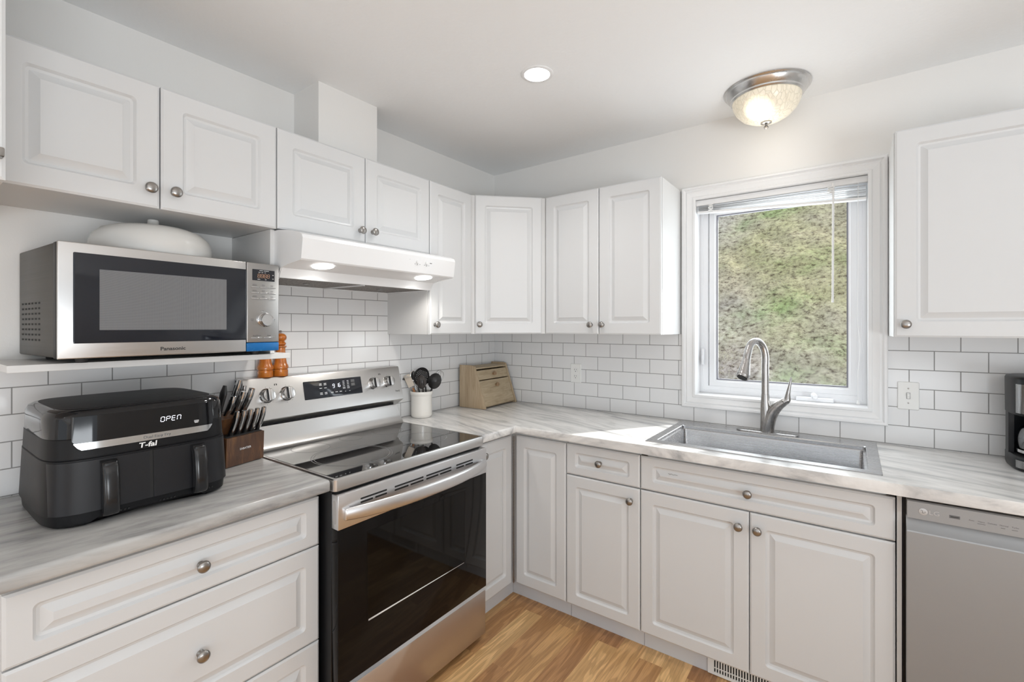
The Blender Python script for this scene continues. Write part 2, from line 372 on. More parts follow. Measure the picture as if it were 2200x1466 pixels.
def text(name, s, size, m, mat, parent, depth=.0004, align='CENTER', xs=1.0, shear=0, bold=0):
    cu = bpy.data.curves.new('tmp_text', 'FONT'); cu.body = s; cu.size = size; cu.align_x = align; cu.align_y = 'CENTER'; cu.extrude = depth; cu.shear = shear; cu.offset = bold; cu.resolution_u = 3
    to = bpy.data.objects.new('tmp_text', cu); C.objects.link(to)
    dg = bpy.context.evaluated_depsgraph_get(); dg.update(); me = bpy.data.meshes.new_from_object(to.evaluated_get(dg))
    bm = NB(); bm.from_mesh(me); bpy.data.objects.remove(to); bpy.data.curves.remove(cu); bpy.data.meshes.remove(me)
    for v in bm.verts: v.co = m @ Vector((v.co.x*xs, v.co.y, v.co.z))
    return link(name, bm, mat, parent, smooth=False)
SEG = {'0': 'abcdef', '1': 'bc', '6': 'acdefg', '8': 'abcdefg', '9': 'abcdfg', 'O': 'abcdef', 'P': 'abefg', 'E': 'adefg', 'n': 'abcef', ' ': ''}
def sevenseg(name, s, h, m, mat, parent, w=None, gap=None, colon=None, slant=.12, th=None):
    bm = NB(); w = w or h*.55; gap = gap or h*.28; th = th or h*.11; x = -(len(s)*(w+gap)-gap)/2
    for ch in s:
        Q = {'a': (0, h, w, h), 'g': (0, h/2, w, h/2), 'd': (0, 0, w, 0), 'f': (0, h/2, 0, h), 'b': (w, h/2, w, h), 'e': (0, 0, 0, h/2), 'c': (w, 0, w, h/2)}
        for q in SEG[ch]:
            a, b, c, d = Q[q]; hz = b == d
            p = [(a+th*.6, b-th/2), (c-th*.6, b-th/2), (c-th*.6, b+th/2), (a+th*.6, b+th/2)] if hz else [(a-th/2, b+th*.6), (a+th/2, b+th*.6), (a+th/2, d-th*.6), (a-th/2, d-th*.6)]
            prism(bm, [(x+u+v*slant, v-h/2) for u, v in p], 0, .0005, m)
        x += w+gap
    if colon is not None:
        for v in (h*.3, h*.7): prism(bm, [(colon-th/2+v*slant, v-h/2), (colon+th/2+v*slant, v-h/2), (colon+th/2+v*slant, v-h/2+th), (colon-th/2+v*slant, v-h/2+th)], 0, .0005, m)
    return link(name, bm, mat, parent, smooth=False)
def marks(name, rects, m, mat, parent, z=.0004):
    bm = NB()
    for x, y, w, h in rects: box(bm, x-w/2, x+w/2, y-h/2, y+h/2, 0, z, m=m)
    return link(name, bm, mat, parent, smooth=False)

# ---------------------------------------------------------------- room shell
H0 = 2.463
def ceil_z(x, y): return H0+.0062*x+.0100*y
RX, RY = 4.2, -5.45
bm = NB(); box(bm, -.12, RX+.12, RY-.12, .14, -.1, 0); link('floor', bm, M['floor'], kind='structure')
bm = NB(); P = [(-.12, .14), (RX+.12, .14), (RX+.12, RY-.12), (-.12, RY-.12)]
skin(bm, [[(x, y, ceil_z(x, y)) for x, y in P], [(x, y, ceil_z(x, y)+.1) for x, y in P]]); link('ceiling', bm, M['ceiling'], kind='structure', smooth=False)
bm = NB(); box(bm, -.12, 0, RY, 0, 0, 2.6); link('wall_left', bm, M['wall'], kind='structure')
WX0, WX1, WZ0, WZ1 = 1.34, 2.068, 1.058, 2.084
bm = NB(); cells(bm, [-.12, WX0, WX1, RX+.12], [0, WZ0, WZ1, 2.6], lambda i, j: not (i == 1 and j == 1), -.14, 0, FB(0)); link('wall_back', bm, M['wall'], kind='structure', smooth=False)
bm = NB(); cells(bm, [RY, -4.1, -1.9, 0], [0, .65, 2.25, 2.6], lambda i, j: not (i == 1 and j == 1), 0, .12, FL(RX)); link('wall_right', bm, M['wall'], kind='structure', smooth=False)
bm = NB(); cells(bm, [-.12, .8, 3.4, RX+.12], [0, .35, 2.35, 2.6], lambda i, j: not (i == 1 and j == 1), 0, .12, FB(RY)); link('wall_rear', bm, M['wall'], kind='structure', smooth=False)
bm = NB(); box(bm, 0, .192, -1.442, -1.142, 2.141, 2.6); link('wall_duct_chase', bm, M['wall'], kind='structure')

# window casing
bm = NB()
def rect_ring(e, z, x0=WX0, x1=WX1, y0=WZ0, y1=WZ1): return [(x1+e, y1+e, z), (x0-e, y1+e, z), (x0-e, y0-e, z), (x1+e, y0-e, z)]
skin(bm, [rect_ring(e, z) for e, z in [(.064, 0), (.064, .019), (.060, .023), (.052, .023), (.047, .015), (.043, .013), (.036, .017), (.016, .009), (.012, .0085), (.009, .012), (-.001, .012), (-.004, .009), (-.004, -.080), (.0, -.080), (.0, -.0)]], False, False, m=FB(0), wrap=True)
link('trim_1', bm, M['trimw'], kind='structure', sharp=25)
# window unit
win = thing('window_1', (1.704, .1, 1.058), None, None, kind='structure')
def frame_ring(bm, x0, x1, y0, y1, prof, m): skin(bm, [rect_ring(-e, z, x0, x1, y0, y1) for e, z in prof], False, False, m=m, wrap=True)
Fw = FB(.085)
bm = NB(); frame_ring(bm, WX0+.0008, WX1-.0008, WZ0+.0008, WZ1-.0008, [(0, -.055), (0, 0), (.020, 0), (.022, -.003), (.040, -.006), (.044, -.012), (.044, -.055)], Fw); link('window_frame', bm, M['vinyl'], win, 30)
bm = NB(); frame_ring(bm, 1.388, 2.030, 1.098, 2.044, [(0, -.05), (0, -.010), (.004, -.006), (.028, -.006), (.030, -.010), (.036, -.012), (.036, -.05)], Fw); sash = link('window_sash', bm, M['vinyl'], win, 30)
bm = NB(); frame_ring(bm, 1.424, 1.994, 1.134, 2.008, [(0, -.03), (0, -.014), (.006, -.016), (.006, -.03)], Fw); link('gasket', bm, M['gasket'], sash, 30)
bm = NB(); box(bm, 1.429, 1.995, 1.139, 2.005, -.024, -.020, m=Fw); link('window_pane', bm, M['pane'], sash, smooth=False)
bm = NB(); box(bm, 1.352, 1.368, 1.21, 1.30, 0, .012, .004, m=Fw); box(bm, 1.356, 1.366, 1.215, 1.262, .012, .022, .003, m=Fw); link('window_lock', bm, M['vinyl'], win)
bm = NB(); box(bm, 1.79, 1.94, 1.060, 1.082, 0, .03, .006, 3, m=Fw)
tube(bm, [(1.865, 1.085, .025), (1.862, 1.096, .04), (1.872, 1.090, .062)], [.013, .011, .009], 12, Fw); link('crank_handle', bm, M['vinyl'], win)

# backsplash
bs_m = 'white subway tile backsplash with grey grout'
bm = NB(); xs = [0.0085, 1.276, 2.132, 3.6]; zs = [.917, .994, 1.376]
cells(bm, xs, zs, lambda i, j: not (i == 1 and j == 1), .0008, .008, FB(0)); link('tile_backsplash', bm, M['tile_back'], label=bs_m+' on the wall under and beside the window', cat='backsplash', smooth=False)
bm = NB(); cells(bm, [-2.41, -1.684, -.925, -.0], [.917, 1.30, 1.376, 1.60], lambda i, j: (j == 0) or (j == 1 and i > 0) or (j == 2 and i == 1), .0008, .008, FL(0)); link('tile_backsplash', bm, M['tile_left'], label=bs_m+' on the wall behind the stove and air fryer', cat='backsplash', smooth=False)

# ---------------------------------------------------------------- cabinet parts
def door_bm(w, h, m, ix=.056, iy=.056, th=.019, gw=.022):
    bm = NB(); B = .0022; R = lambda e, z, r, ex=None: rr(-w/2+e, w/2-e, -h/2+e, h/2-e, r, z, 9)
    def Q(ex, ey, z, r): return rr(-w/2+ex, w/2-ex, -h/2+ey, h/2-ey, r, z, 9)
    skin(bm, [R(0, -th, .0005), R(0, -.004, .0005), R(.004, -.0015, .001), R(.006, 0, .001), Q(ix, iy, 0, .012), Q(ix+.002, iy+.002, -.0022, .012), Q(ix+.006, iy+.006, -.0080, .0105), Q(ix+.0125, iy+.0125, -.0100, .006), Q(ix+.015, iy+.015, -.0092, .0004), Q(ix+gw+.009, iy+gw+.009, -.0012, .0004), Q(ix+gw+.0105, iy+gw+.0105, 0, .0004)], m=m)
    return bm
KN = [(.0095, 0), (.0095, .002), (.006, .005), (.0055, .012), (.008, .016), (.0145, .019), (.0162, .022), (.0155, .0255), (.011, .0285), (.004, .0300), (.0003, .0302)]
knob_me = None
def knob(x, y, m, parent):
    global knob_me
    bm = NB(); lathe(bm, KN, 28, m @ T(x, y, 0)); return link('knob', bm, M['nickel'], parent, 50)
def front(kind, m, x0, x1, y0, y1, parent, kn=None, ix=.056, iy=.056, nm=None, g=.0015, kz=0):
    w, h = x1-x0-2*g, y1-y0-2*g; fm = m @ T((x0+x1)/2, (y0+y1)/2, 0)
    o = link(nm or kind, door_bm(w, h, fm, ix, iy), M['cab'], parent, 14)
    if kn: knob(kn[0], kn[1], m @ T(0, 0, -.0004), o)
    return o
FX = .5863; UD = .3281
def carcass(bm, x0, x1, y0, y1, d0, d1, m): box(bm, x0, x1, y0, y1, d0, d1, .001, 1, m)

# upper cabinets, left wall
t = thing('wall_cabinet', (.17, -2.03, 1.768), 'white two-door wall cabinet hung directly above the microwave', 'cabinet')
bm = NB(); carcass(bm, -2.3895, -1.6885, 1.770, 2.137, 0, UD-.021, FL(0)); link('body', bm, M['cabbox'], t)
front('door', FL(UD), -2.3885, -2.0415, 1.768, 2.139, t, (-2.069, 1.823)); front('door', FL(UD), -2.0405, -1.6885, 1.768, 2.139, t, (-2.006, 1.824))
bm = NB(); box(bm, 0.0, .302, -1.700, -1.6835, 1.3185, 1.769, .001, 1); link('side_panel', bm, M['cabbox'], t)
t = thing('wall_cabinet', (.17, -1.31, 1.772), 'short white two-door wall cabinet above the range hood', 'cabinet')
bm = NB(); carcass(bm, -1.687, -.932, 1.774, 2.137, 0, UD-.021, FL(0)); link('body', bm, M['cabbox'], t)
front('door', FL(UD), -1.687, -1.3075, 1.771, 2.139, t, (-1.336, 1.821)); front('door', FL(UD), -1.3065, -.9315, 1.771, 2.139, t, (-1.272, 1.824))
t = thing('wall_cabinet', (.17, -.77, 1.376), 'narrow tall one-door wall cabinet to the right of the range hood', 'cabinet')
bm = NB(); carcass(bm, -.930, -.622, 1.377, 2.138, 0, UD-.021, FL(0)); link('body', bm, M['cabbox'], t)
front('door', FL(UD), -.930, -.618, 1.376, 2.139, t, (-.897, 1.426), .052)
t = thing('wall_cabinet', (.22, -.22, 1.376), 'diagonal corner wall cabinet above the wooden bread box', 'cabinet')
bm = NB(); s = .0145
prism(bm, [(0, 0), (0, -.612), (UD-.012, -.612), (.612, -UD+.012), (.612, 0)], 1.377, 2.138); link('body', bm, M['cabbox'], t)
dm = face(((UD+.61)/2-.004, -(UD+.61)/2+.004, 0), (1, 1, 0), (1, -1, 0)) @ T(0, 0, .012)
front('door', dm, -.188, .188, 1.376, 2.139, t, (-.163, 1.428), .052, .056)
t = thing('wall_cabinet', (.94, -.17, 1.376), 'tall two-door wall cabinet between the corner cabinet and the window', 'cabinet')
bm = NB(); carcass(bm, .622, 1.2695, 1.377, 2.138, 0, UD-.021, FB(0)); link('body', bm, M['cabbox'], t)
front('door', FB(-UD), .618, .9435, 1.376, 2.139, t, (.902, 1.426), .054); front('door', FB(-UD), .9445, 1.2695, 1.376, 2.139, t, (.968, 1.426), .054)
t = thing('wall_cabinet', (2.39, -.17, 1.376), 'wall cabinet to the right of the window, above the coffee maker', 'cabinet')
bm = NB(); carcass(bm, 2.134, 2.66, 1.377, 2.138, 0, UD-.021, FB(0)); link('body', bm, M['cabbox'], t)
front('door', FB(-UD), 2.135, 2.66, 1.376, 2.139, t, (2.167, 1.424), .060, .056)
t = thing('wall_cabinet', (.3, -2.85, 1.715), 'deep tall wall cabinet cut by the left edge of the photo', 'cabinet')
bm = NB(); carcass(bm, -3.3, -2.3925, 1.716, 2.42, 0, .579, FL(0)); link('body', bm, M['cabbox'], t)
front('door', FL(.60), -3.3, -2.847, 1.715, 2.42, t, (-2.88, 1.78)); d_ = front('door', FL(.60), -2.845, -2.390, 1.715, 2.42, t)
bm = NB(); box(bm, -2.420, -2.396, 1.757, 1.776, 0, .028, .003, 2, FL(.6)); link('knob', bm, M['nickel'], d_)

# base cabinets
def kick(parent, m, x0, x1, d): 
    bm = NB(); box(bm, x0, x1, 0, .0895, d-.016, d, .0008, 1, m); return link('toe_kick', bm, M['kick'], parent)
t = thing('base_cabinet', (.3, -2.04, 0), 'base cabinet of three wide drawers under the air fryer', 'cabinet')
bm = NB(); carcass(bm, -2.398, -1.680, .09, .878, .0095, FX-.021, FL(0)); link('body', bm, M['cabbox'], t); kick(t, FL(0), -2.398, -1.680, .532)
front('drawer', FL(FX), -2.397, -1.6805, .697, .856, t, (-2.030, .773), .045, .036)
front('drawer', FL(FX), -2.397, -1.6805, .384, .6955, t, (-2.031, .534), .047, .050)
front('drawer', FL(FX), -2.397, -1.6805, .090, .3825, t, (-2.031, .236), .047, .050)
t = thing('base_cabinet', (.45, -.45, 0), 'corner base cabinet with a folding door hinged in the middle', 'cabinet')
bm = NB(); prism(bm, [(.0095, -.0095), (.0095, -.900), (FX-.021, -.900), (FX-.021, -FX+.021), (.8955, -FX+.021), (.8955, -.0095)], .09, .878); link('body', bm, M['cabbox'], t)
kick(t, FL(0), -.900, -.530, .545); kick(t, FB(0), .546, .8955, .532)
front('door', FL(FX), -.902, -.5985, .09, .857, t, (-.838, .801), .05); front('door', FB(-FX), .5995, .8955, .09, .857, t, None, .05)
bm = NB()
for i in range(48): lathe(bm, [(.0048, 0), (.0048, .0135)], 8, T(FX+.0035, -FX-.0035, .095+i*.0157))
tube(bm, [(FX+.0035, -FX-.0035, .09), (FX+.0035, -FX-.0035, .85)], .003, 8)
link('piano_hinge', bm, M['nickel'], t)
t = thing('base_cabinet', (1.08, -.3, 0), 'base cabinet with one drawer over one door, left of the sink cabinet', 'cabinet')
bm = NB(); carcass(bm, .8975, 1.2625, .09, .878, .0095, FX-.021, FB(0)); link('body', bm, M['cabbox'], t); kick(t, FB(0), .8975, 1.2625, .532)
front('drawer', FB(-FX), .8975, 1.2625, .712, .857, t, (1.074, .789), .046, .036); front('door', FB(-FX), .8975, 1.2625, .09, .709, t, (1.222, .652), .050, .050)
t = thing('base_cabinet', (1.7, -.3, 0), 'wide base cabinet with two doors under the sink', 'cabinet')
bm = NB(); cells(bm, [1.264, 1.29, 2.10, 2.1245], [.09, .66, .878], lambda i, j: j == 0 or i != 1, .0095, FX-.021, FB(0)); box(bm, 1.264, 2.1245, .66, .878, FX-.03, FX-.021, m=FB(0)); link('body', bm, M['cabbox'], t, smooth=False); kick(t, FB(0), 1.264, 2.1255, .532)
front('false_drawer_front', FB(-FX), 1.264, 2.1245, .712, .857, t, (1.688, .781), .052, .036)
front('door', FB(-FX), 1.264, 1.6915, .09, .709, t, (1.656, .649), .052, .052); front('door', FB(-FX), 1.6925, 2.1245, .09, .709, t, (1.721, .649), .052, .052)
bm = NB(); box(bm, 2.127, 2.140, .0, .878, .0095, FX-.002, .001, 1, FB(0)); link('end_panel', bm, M['cabbox'], t)
bm = NB(); tube(bm, smoothpath([(1.386, .8015, .0002), (1.392, .797, .0002), (1.398, .8005, .0002), (1.405, .7975, .0002), (1.413, .7995, .0002), (1.424, .799, .0002)], 4), .0006, 5, FB(-FX)); link('scuff_mark', bm, M['ink'], t)

# register in the toe kick
t = thing('floor_register', (1.65, -.535, 0), 'cream metal vent grille set in the kick board under the sink cabinet', 'vent')
vm = FB(-.533)
bm = NB(); box(bm, 1.531, 1.80, .004, .088, 0, .0015, m=vm); link('backing', bm, M['dark'], t)
bm = NB(); cells(bm, [1.531, 1.555, 1.776, 1.80], [.003, .014, .078, .089], lambda i, j: not (i == 1 and j == 1), .0015, .006, vm); link('frame', bm, M['plate'], t, smooth=False)
for i in range(22):
    bm = NB(); x = 1.5605+i*.0100; box(bm, x, x+.0048, .013, .079, .002, .005, m=vm); link('slat', bm, M['plate'], t, smooth=False)
bm = NB(); box(bm, 1.555, 1.776, .030, .0335, .003, .0055, m=vm); link('crossbar', bm, M['plate'], t, smooth=False)

# countertops
def bevel_line(bm, test, off, seg=4):
    es = [e for e in bm.edges if test(e.verts[0].co, e.verts[1].co)]
    bmesh.ops.bevel(bm, geom=es, offset=off, segments=seg, profile=.5, affect='EDGES', clamp_overlap=True)
CZ = .917; CD = .6407
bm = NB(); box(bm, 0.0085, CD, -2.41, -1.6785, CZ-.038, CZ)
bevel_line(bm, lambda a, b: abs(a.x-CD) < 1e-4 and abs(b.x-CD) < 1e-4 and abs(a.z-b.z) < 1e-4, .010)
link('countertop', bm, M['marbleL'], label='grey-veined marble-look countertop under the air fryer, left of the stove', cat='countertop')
SX0, SX1, SY0, SY1 = 1.29, 2.082, -.556, -.040
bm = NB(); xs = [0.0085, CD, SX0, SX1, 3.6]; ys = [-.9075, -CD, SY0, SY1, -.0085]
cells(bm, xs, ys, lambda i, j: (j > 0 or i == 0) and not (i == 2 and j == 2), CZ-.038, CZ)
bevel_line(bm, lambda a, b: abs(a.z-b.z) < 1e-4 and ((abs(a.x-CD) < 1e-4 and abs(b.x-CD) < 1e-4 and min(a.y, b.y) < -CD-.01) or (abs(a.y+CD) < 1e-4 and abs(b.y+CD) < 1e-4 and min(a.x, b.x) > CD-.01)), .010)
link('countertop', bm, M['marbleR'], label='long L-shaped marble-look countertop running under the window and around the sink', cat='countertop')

# ---------------------------------------------------------------- sink
t = thing('kitchen_sink', (1.686, -.30, CZ), 'stainless steel drop-in sink under the window', 'sink')
a, b_, c, d = 1.278, 2.092, -.568, -.026; a2, b2, c2, d2 = 1.318, 2.054, -.524, -.136
K = [rr(a, b_, c, d, .006, CZ+.0003), rr(a, b_, c, d, .006, CZ+.002), rr(a+.002, b_-.002, c+.002, d-.002, .005, CZ+.0035), rr(a2-.003, b2+.003, c2-.003, d2+.003, .014, CZ+.0035), rr(a2, b2, c2, d2, .012, CZ+.001), rr(a2+.001, b2-.001, c2+.001, d2-.001, .012, CZ-.012), rr(a2+.009, b2-.009, c2+.009, d2-.009, .012, CZ-.013), rr(a2+.010, b2-.010, c2+.010, d2-.010, .012, CZ-.016), rr(a2+.014, b2-.014, c2+.014, d2-.014, .014, CZ-.185), rr(a2+.022, b2-.022, c2+.022, d2-.022, .018, CZ-.197), rr(a2+.036, b2-.036, c2+.036, d2-.036, .02, CZ-.2)]
bm = NB(); skin(bm, K, False, True); link('basin', bm, M['sinksteel'], t, 30)
bm = NB(); lathe(bm, [(.055, 0), (.055, .002), (.045, .003), (.04, -.0), (.02, -.001), (.0003, .001)], 32, T(1.686, -.27, CZ-.1995)); link('drain', bm, M['chrome'], t)
# faucet
t = thing('kitchen_faucet', (1.686, -.085, CZ+.0035), 'tall brushed nickel pull-down faucet behind the sink', 'faucet')
fz = CZ+.0035
bm = NB(); skin(bm, [rr(1.556, 1.816, -.112, -.058, .026, fz, 6), rr(1.556, 1.816, -.112, -.058, .026, fz+.004, 6), rr(1.559, 1.813, -.109, -.061, .025, fz+.006, 6)]); link('deck_plate', bm, M['faucet'], t)
P = smoothpath([(1.686, -.085, fz+.005), (1.684, -.085, fz+.06), (1.680, -.085, fz+.12), (1.679, -.085, fz+.18)], 6); R = interp([.0290, .0265, .0215, .0168], 6)
bm = NB(); tube(bm, P, R, 28)
P = smoothpath([(1.686, -.085, fz+.008), (1.693, -.087, fz+.05), (1.708, -.090, fz+.095), (1.733, -.096, fz+.130), (1.757, -.100, fz+.152)], 6); R = interp([.0290, .0285, .0265, .0220, .0180], 6)
tube(bm, P, R, 28); link('body', bm, M['faucet'], t, 60)
P = smoothpath([(1.679, -.085, fz+.1805), (1.679, -.085, fz+.30), (1.679, -.085, fz+.36), (1.668, -.094, fz+.405), (1.648, -.118, fz+.428), (1.628, -.148, fz+.414), (1.619, -.168, fz+.375), (1.615, -.178, fz+.345)], 8)
bm = NB(); tube(bm, P, interp([.0160, .0155, .0155, .0155, .0155, .0155, .0160, .0165], 8), 24); link('spout', bm, M['faucet'], t, 60)
P = smoothpath([(1.615, -.178, fz+.345), (1.611, -.187, fz+.315), (1.605, -.198, fz+.275), (1.601, -.205, fz+.262)], 6)
bm = NB(); tube(bm, P, interp([.0166, .0205, .0285, .0270], 6), 28); sh = link('spray_head', bm, M['faucet'], t, 50)
bm = NB(); tube(bm, [(1.6012, -.2046, fz+.263), (1.6002, -.2065, fz+.2600)], .0215, 24); link('nozzle', bm, M['rubber'], sh)
P = smoothpath([(1.7585, -.1003, fz+.1533), (1.770, -.102, fz+.163), (1.773, -.102, fz+.19), (1.778, -.101, fz+.22), (1.784, -.100, fz+.255), (1.784, -.099, fz+.268)], 6)
bm = NB(); tube(bm, P, interp([.0178, .0150, .0095, .0070, .0042, .0015], 6), 20); link('lever', bm, M['faucet'], t, 60)

# ---------------------------------------------------------------- range
t = thing('electric_range', (.34, -1.2925, 0), 'stainless steel and black glass freestanding electric stove', 'stove')
RY0, RY1 = -1.672, -.913
bm = NB(); box(bm, .03, .635, RY0+.003, RY1-.003, .02, .876, .002, 1); 
for x, y in ((.08, RY0+.06), (.08, RY1-.06), (.58, RY0+.06), (.58, RY1-.06)): box(bm, x-.02, x+.02, y-.02, y+.02, 0, .02)
link('body', bm, M['black'], t)
bm = NB(); K = lambda e, z, r=.012: rr(.085+e, .657-e, RY0+e, RY1-e, r, z, 5)
skin(bm, [K(.004, .876), K(0, .880), K(0, .916), K(.002, .9195), K(.008, .9205), K(.011, .9185, .008)]); link('cooktop_trim', bm, M['steel'], t, 30)
bm = NB(); skin(bm, [rr(.098, .644, RY0+.0125, RY1-.0125, .008, .9175), rr(.098, .644, RY0+.0125, RY1-.0125, .008, .9195)]); cg = link('cooktop_glass', bm, M['cookglass'], t)
def ringm(cx, cy, r, w=.002):
    bm = NB(); n = 64
    skin(bm, [[(cx+q*math.cos(2*PI*i/n), cy+q*math.sin(2*PI*i/n), z) for i in range(n)] for q, z in ((r-w, .9195), (r-w, .9198), (r, .9198), (r, .9195))], False, False, wrap=True)
    link('burner_ring', bm, M['ring'], cg)
for q in ((.445, -1.455, .150), (.445, -1.455, .140), (.46, -1.10, .105), (.215, -1.10, .075), (.215, -1.49, .075), (.2, -1.29, .05)): ringm(*q)
# backguard
bgp = [(.015, .995), (.030, .995), (.098, 1.036), (.100, 1.040), (.062, 1.199), (.058, 1.205), (.050, 1.207), (.015, 1.207)]
my = lambda a, b: Matrix(((1, 0, 0, 0), (0, 0, 1, 0), (0, 1, 0, 0), (0, 0, 0, 1)))
bm = NB(); prism(bm, bgp, -1.694, -.9015, my(0, 0)); bg = link('backguard', bm, M['steel'], t, 25)
bm = NB(); box(bm, .012, .034, RY0+.002, RY1-.008, .90, 1.0); box(bm, .012, .070, RY0+.02, RY1-.03, 1.0125, 1.034); box(bm, .014, .075, -1.6945, -1.6935, 1.0, 1.2); link('back_panel', bm, M['black'], t)
low = [(.015, .9185), (.125, .9185), (.118, .922), (.108, .932), (.098, .958), (.088, 1.0), (.084, 1.012), (.034, 1.012), (.034, 1.0), (.015, 1.0)]
bm = NB()
Pl = [(x, z) for x, z in low]
R0 = [(x, RY0+.003+.012*max(0, (z-.95)/.07), z) for x, z in Pl]; R1 = [(x, RY1-.004-.022*max(0, (z-.94)/.08), z) for x, z in Pl]
skin(bm, [R0, R1]); link('lower_backguard', bm, M['steel'], t, 25)
# face frame of the slanted backguard
bd = Vector((.062-.100, 0, 1.199-1.040)).normalized(); bo = Vector((bd.z, 0, -bd.x))
def BGF(y, s): 
    o = Vector((.100, y, 1.040))+bd*s
    return Matrix(((0, bd.x, bo.x, o.x), (1, 0, 0, o.y), (0, bd.z, bo.z, o.z), (0, 0, 0, 1)))
m = BGF(-1.293, .097)
bm = NB(); skin(bm, [rr(-.148, .148, -.040, .040, .003, -.001), rr(-.148, .148, -.040, .040, .003, .0012), rr(-.1465, .1465, -.0385, .0385, .003, .0018)], m=m); dp = link('control_display', bm, M['display'], bg)
md = m @ T(0, 0, .0018)
sevenseg('clock_digits', '9', .017, md @ T(-.004, .009, 0), M['lit'], dp, slant=.1, th=.0018); sevenseg('clock_digits', '16', .017, md @ T(.021, .010, 0), M['lit'], dp, slant=.1, w=.008, gap=.003, th=.0018)
mk = []
for r_, y in ((0, .021), (1, .001), (2, -.020)):
    for c_, x in ((0, -.068), (1, -.045)):
        mk.append((x, y+.003, .012, .0026)); 
        if r_ != 1: mk.append((x, y-.003, .013, .0026))
for c_, x in ((0, .050), (1, .073)):
    for y in (.026, .019, .012, .004, -.003, -.008): mk.append((x, y, .010 if y > 0 else .013, .0022))
for x in (-.014, .008, .030): mk.append((x, -.020, .012, .0028))
for x in (.055, .078): mk.append((x, -.022, .005, .0022))
marks('button_print', mk, md, M['whitemark'], dp)
marks('start_stop_keys', [(.100, .024, .020, .013), (.100, .007, .020, .013)], md, M['inkgrey'], dp)
for y in (-1.602, -1.519, -1.077, -.987):
    m = BGF(y, .096)
    bm = NB(); lathe(bm, [(.030, -.001), (.030, .003), (.0285, .004), (.0260, .006), (.0252, .027), (.0240, .030), (.0205, .031), (.0003, .0308)], 36, m)
    kb = link('burner_knob', bm, M['chrome'], bg, 30)
    bm = NB(); box(bm, -.0095, .0095, -.024, .024, .024, .041, .003, 3, m @ Matrix.Rotation(.03, 4, 'Z')); link('grip', bm, M['steel'], kb)
    bm = NB(); box(bm, -.0115, -.0098, -.0235, .0235, .025, .0400, m=m); link('grip_inset', bm, M['black'], kb)
    dots = [(.036*math.sin(a_), .036*math.cos(a_), .0018, .0018) for a_ in [math.radians(q) for q in (0, 25, 140, 180, 220)]]
    for d_ in dots: marks('dial_mark', [d_], m, M['ink'], bg)
for y in (-1.560, -1.032): marks('burner_symbol', [(-.004, .0, .004, .006), (.004, 0, .004, .006), (0, .004, .012, .001)], BGF(y, .138), M['ink'], bg)
text('brand_mark', 'ThinQ', .0115, BGF(-.932, .043), M['ink'], bg)
# oven door
DX = .672
bm = NB(); box(bm, .6365, DX, RY0+.002, RY1-.002, .246, .757, .003, 2); od = link('oven_door', bm, M['blackglass'], t)
bm = NB(); skin(bm, [rr(-1.555, -1.065, .413, .715, .002, .0), rr(-1.555, -1.065, .413, .715, .002, .0008)], m=FL(DX)); link('door_window', bm, M['ovenwin'], od)
bm = NB(); frame_ring(bm, -1.558, -1.062, .410, .718, [(0, 0), (0, .0010), (.003, .0010), (.003, 0)], FL(DX)); link('window_border', bm, M['blackglass'], od)
bm = NB(); skin(bm, [[(.0006+DX, -1.553, .4110), (.0006+DX, -1.553, .4165), (.0006+DX, -1.067, .4125), (.0006+DX, -1.067, .4110)], [(.0016+DX, -1.553, .4110), (.0016+DX, -1.553, .4165), (.0016+DX, -1.067, .4125), (.0016+DX, -1.067, .4110)]]); link('window_lower_edge', bm, M['badge'], od)
bm = NB(); box(bm, .6365, DX+.001, RY0+.002, RY1-.002, .7575, .870, .003, 2); tr = link('door_top_trim', bm, M['handle'], od)
bm = NB(); m = FL(DX+.001)
for x0, x1 in ((-1.585, -1.475), (-1.440, -1.300), (-1.285, -1.145), (-1.115, -1.010)):
    prism(bm, [(x, y) for x, y, z in rr(x0, x1, .834, .840, .002)], -.0005, .0006, m)
    n_ = 1 if x1 < -1.45 or x0 > -1.13 else 2
    xm = (x0+x1)/2
    for p0, p1 in ((x0, xm-.005), (xm+.005, x1)): prism(bm, [(x, y) for x, y, z in rr(p0, p1, .822, .828, .002)], -.0005, .0006, m)
link('vent_slots', bm, M['dark'], od)
bm = NB()
P = []; R = []
for i in range(25):
    s_ = -1+2*i/24; y = -1.2925+s_*.355; out = .010+.052*(1-abs(s_)**2.6); P.append((DX+out, y, .806)); R.append((.0235-.004*abs(s_)**6, .0085))
tube(bm, P, R, 20, flat=(0, 0, 1)); 
for y in (-1.640, -.945): box(bm, DX-.001, DX+.016, y-.012, y+.012, .788, .824, .003, 2)
link('door_handle', bm, M['handle'], od, 50)
bm = NB(); skin(bm, [rr(.645, .662, .775, .852, .007, 0), rr(.645, .662, .775, .852, .007, .0006)], m=Matrix(((1, 0, 0, 0), (0, 0, -1, RY0+.0022), (0, 1, 0, 0), (0, 0, 0, 1)))); link('side_vent', bm, M['steel'], od)
bm = NB(); box(bm, .6365, DX-.004, RY0+.002, RY1-.002, .032, .228, .004, 2); dr = link('storage_drawer', bm, M['steelv'], t)
bm = NB(); prism(bm, [(.6365, .2285), (DX-.004, .2285), (DX-.012, .2435), (.6365, .2435)], RY0+.004, RY1-.004, my(0, 0)); link('drawer_lip', bm, M['chrome'], dr, 20)

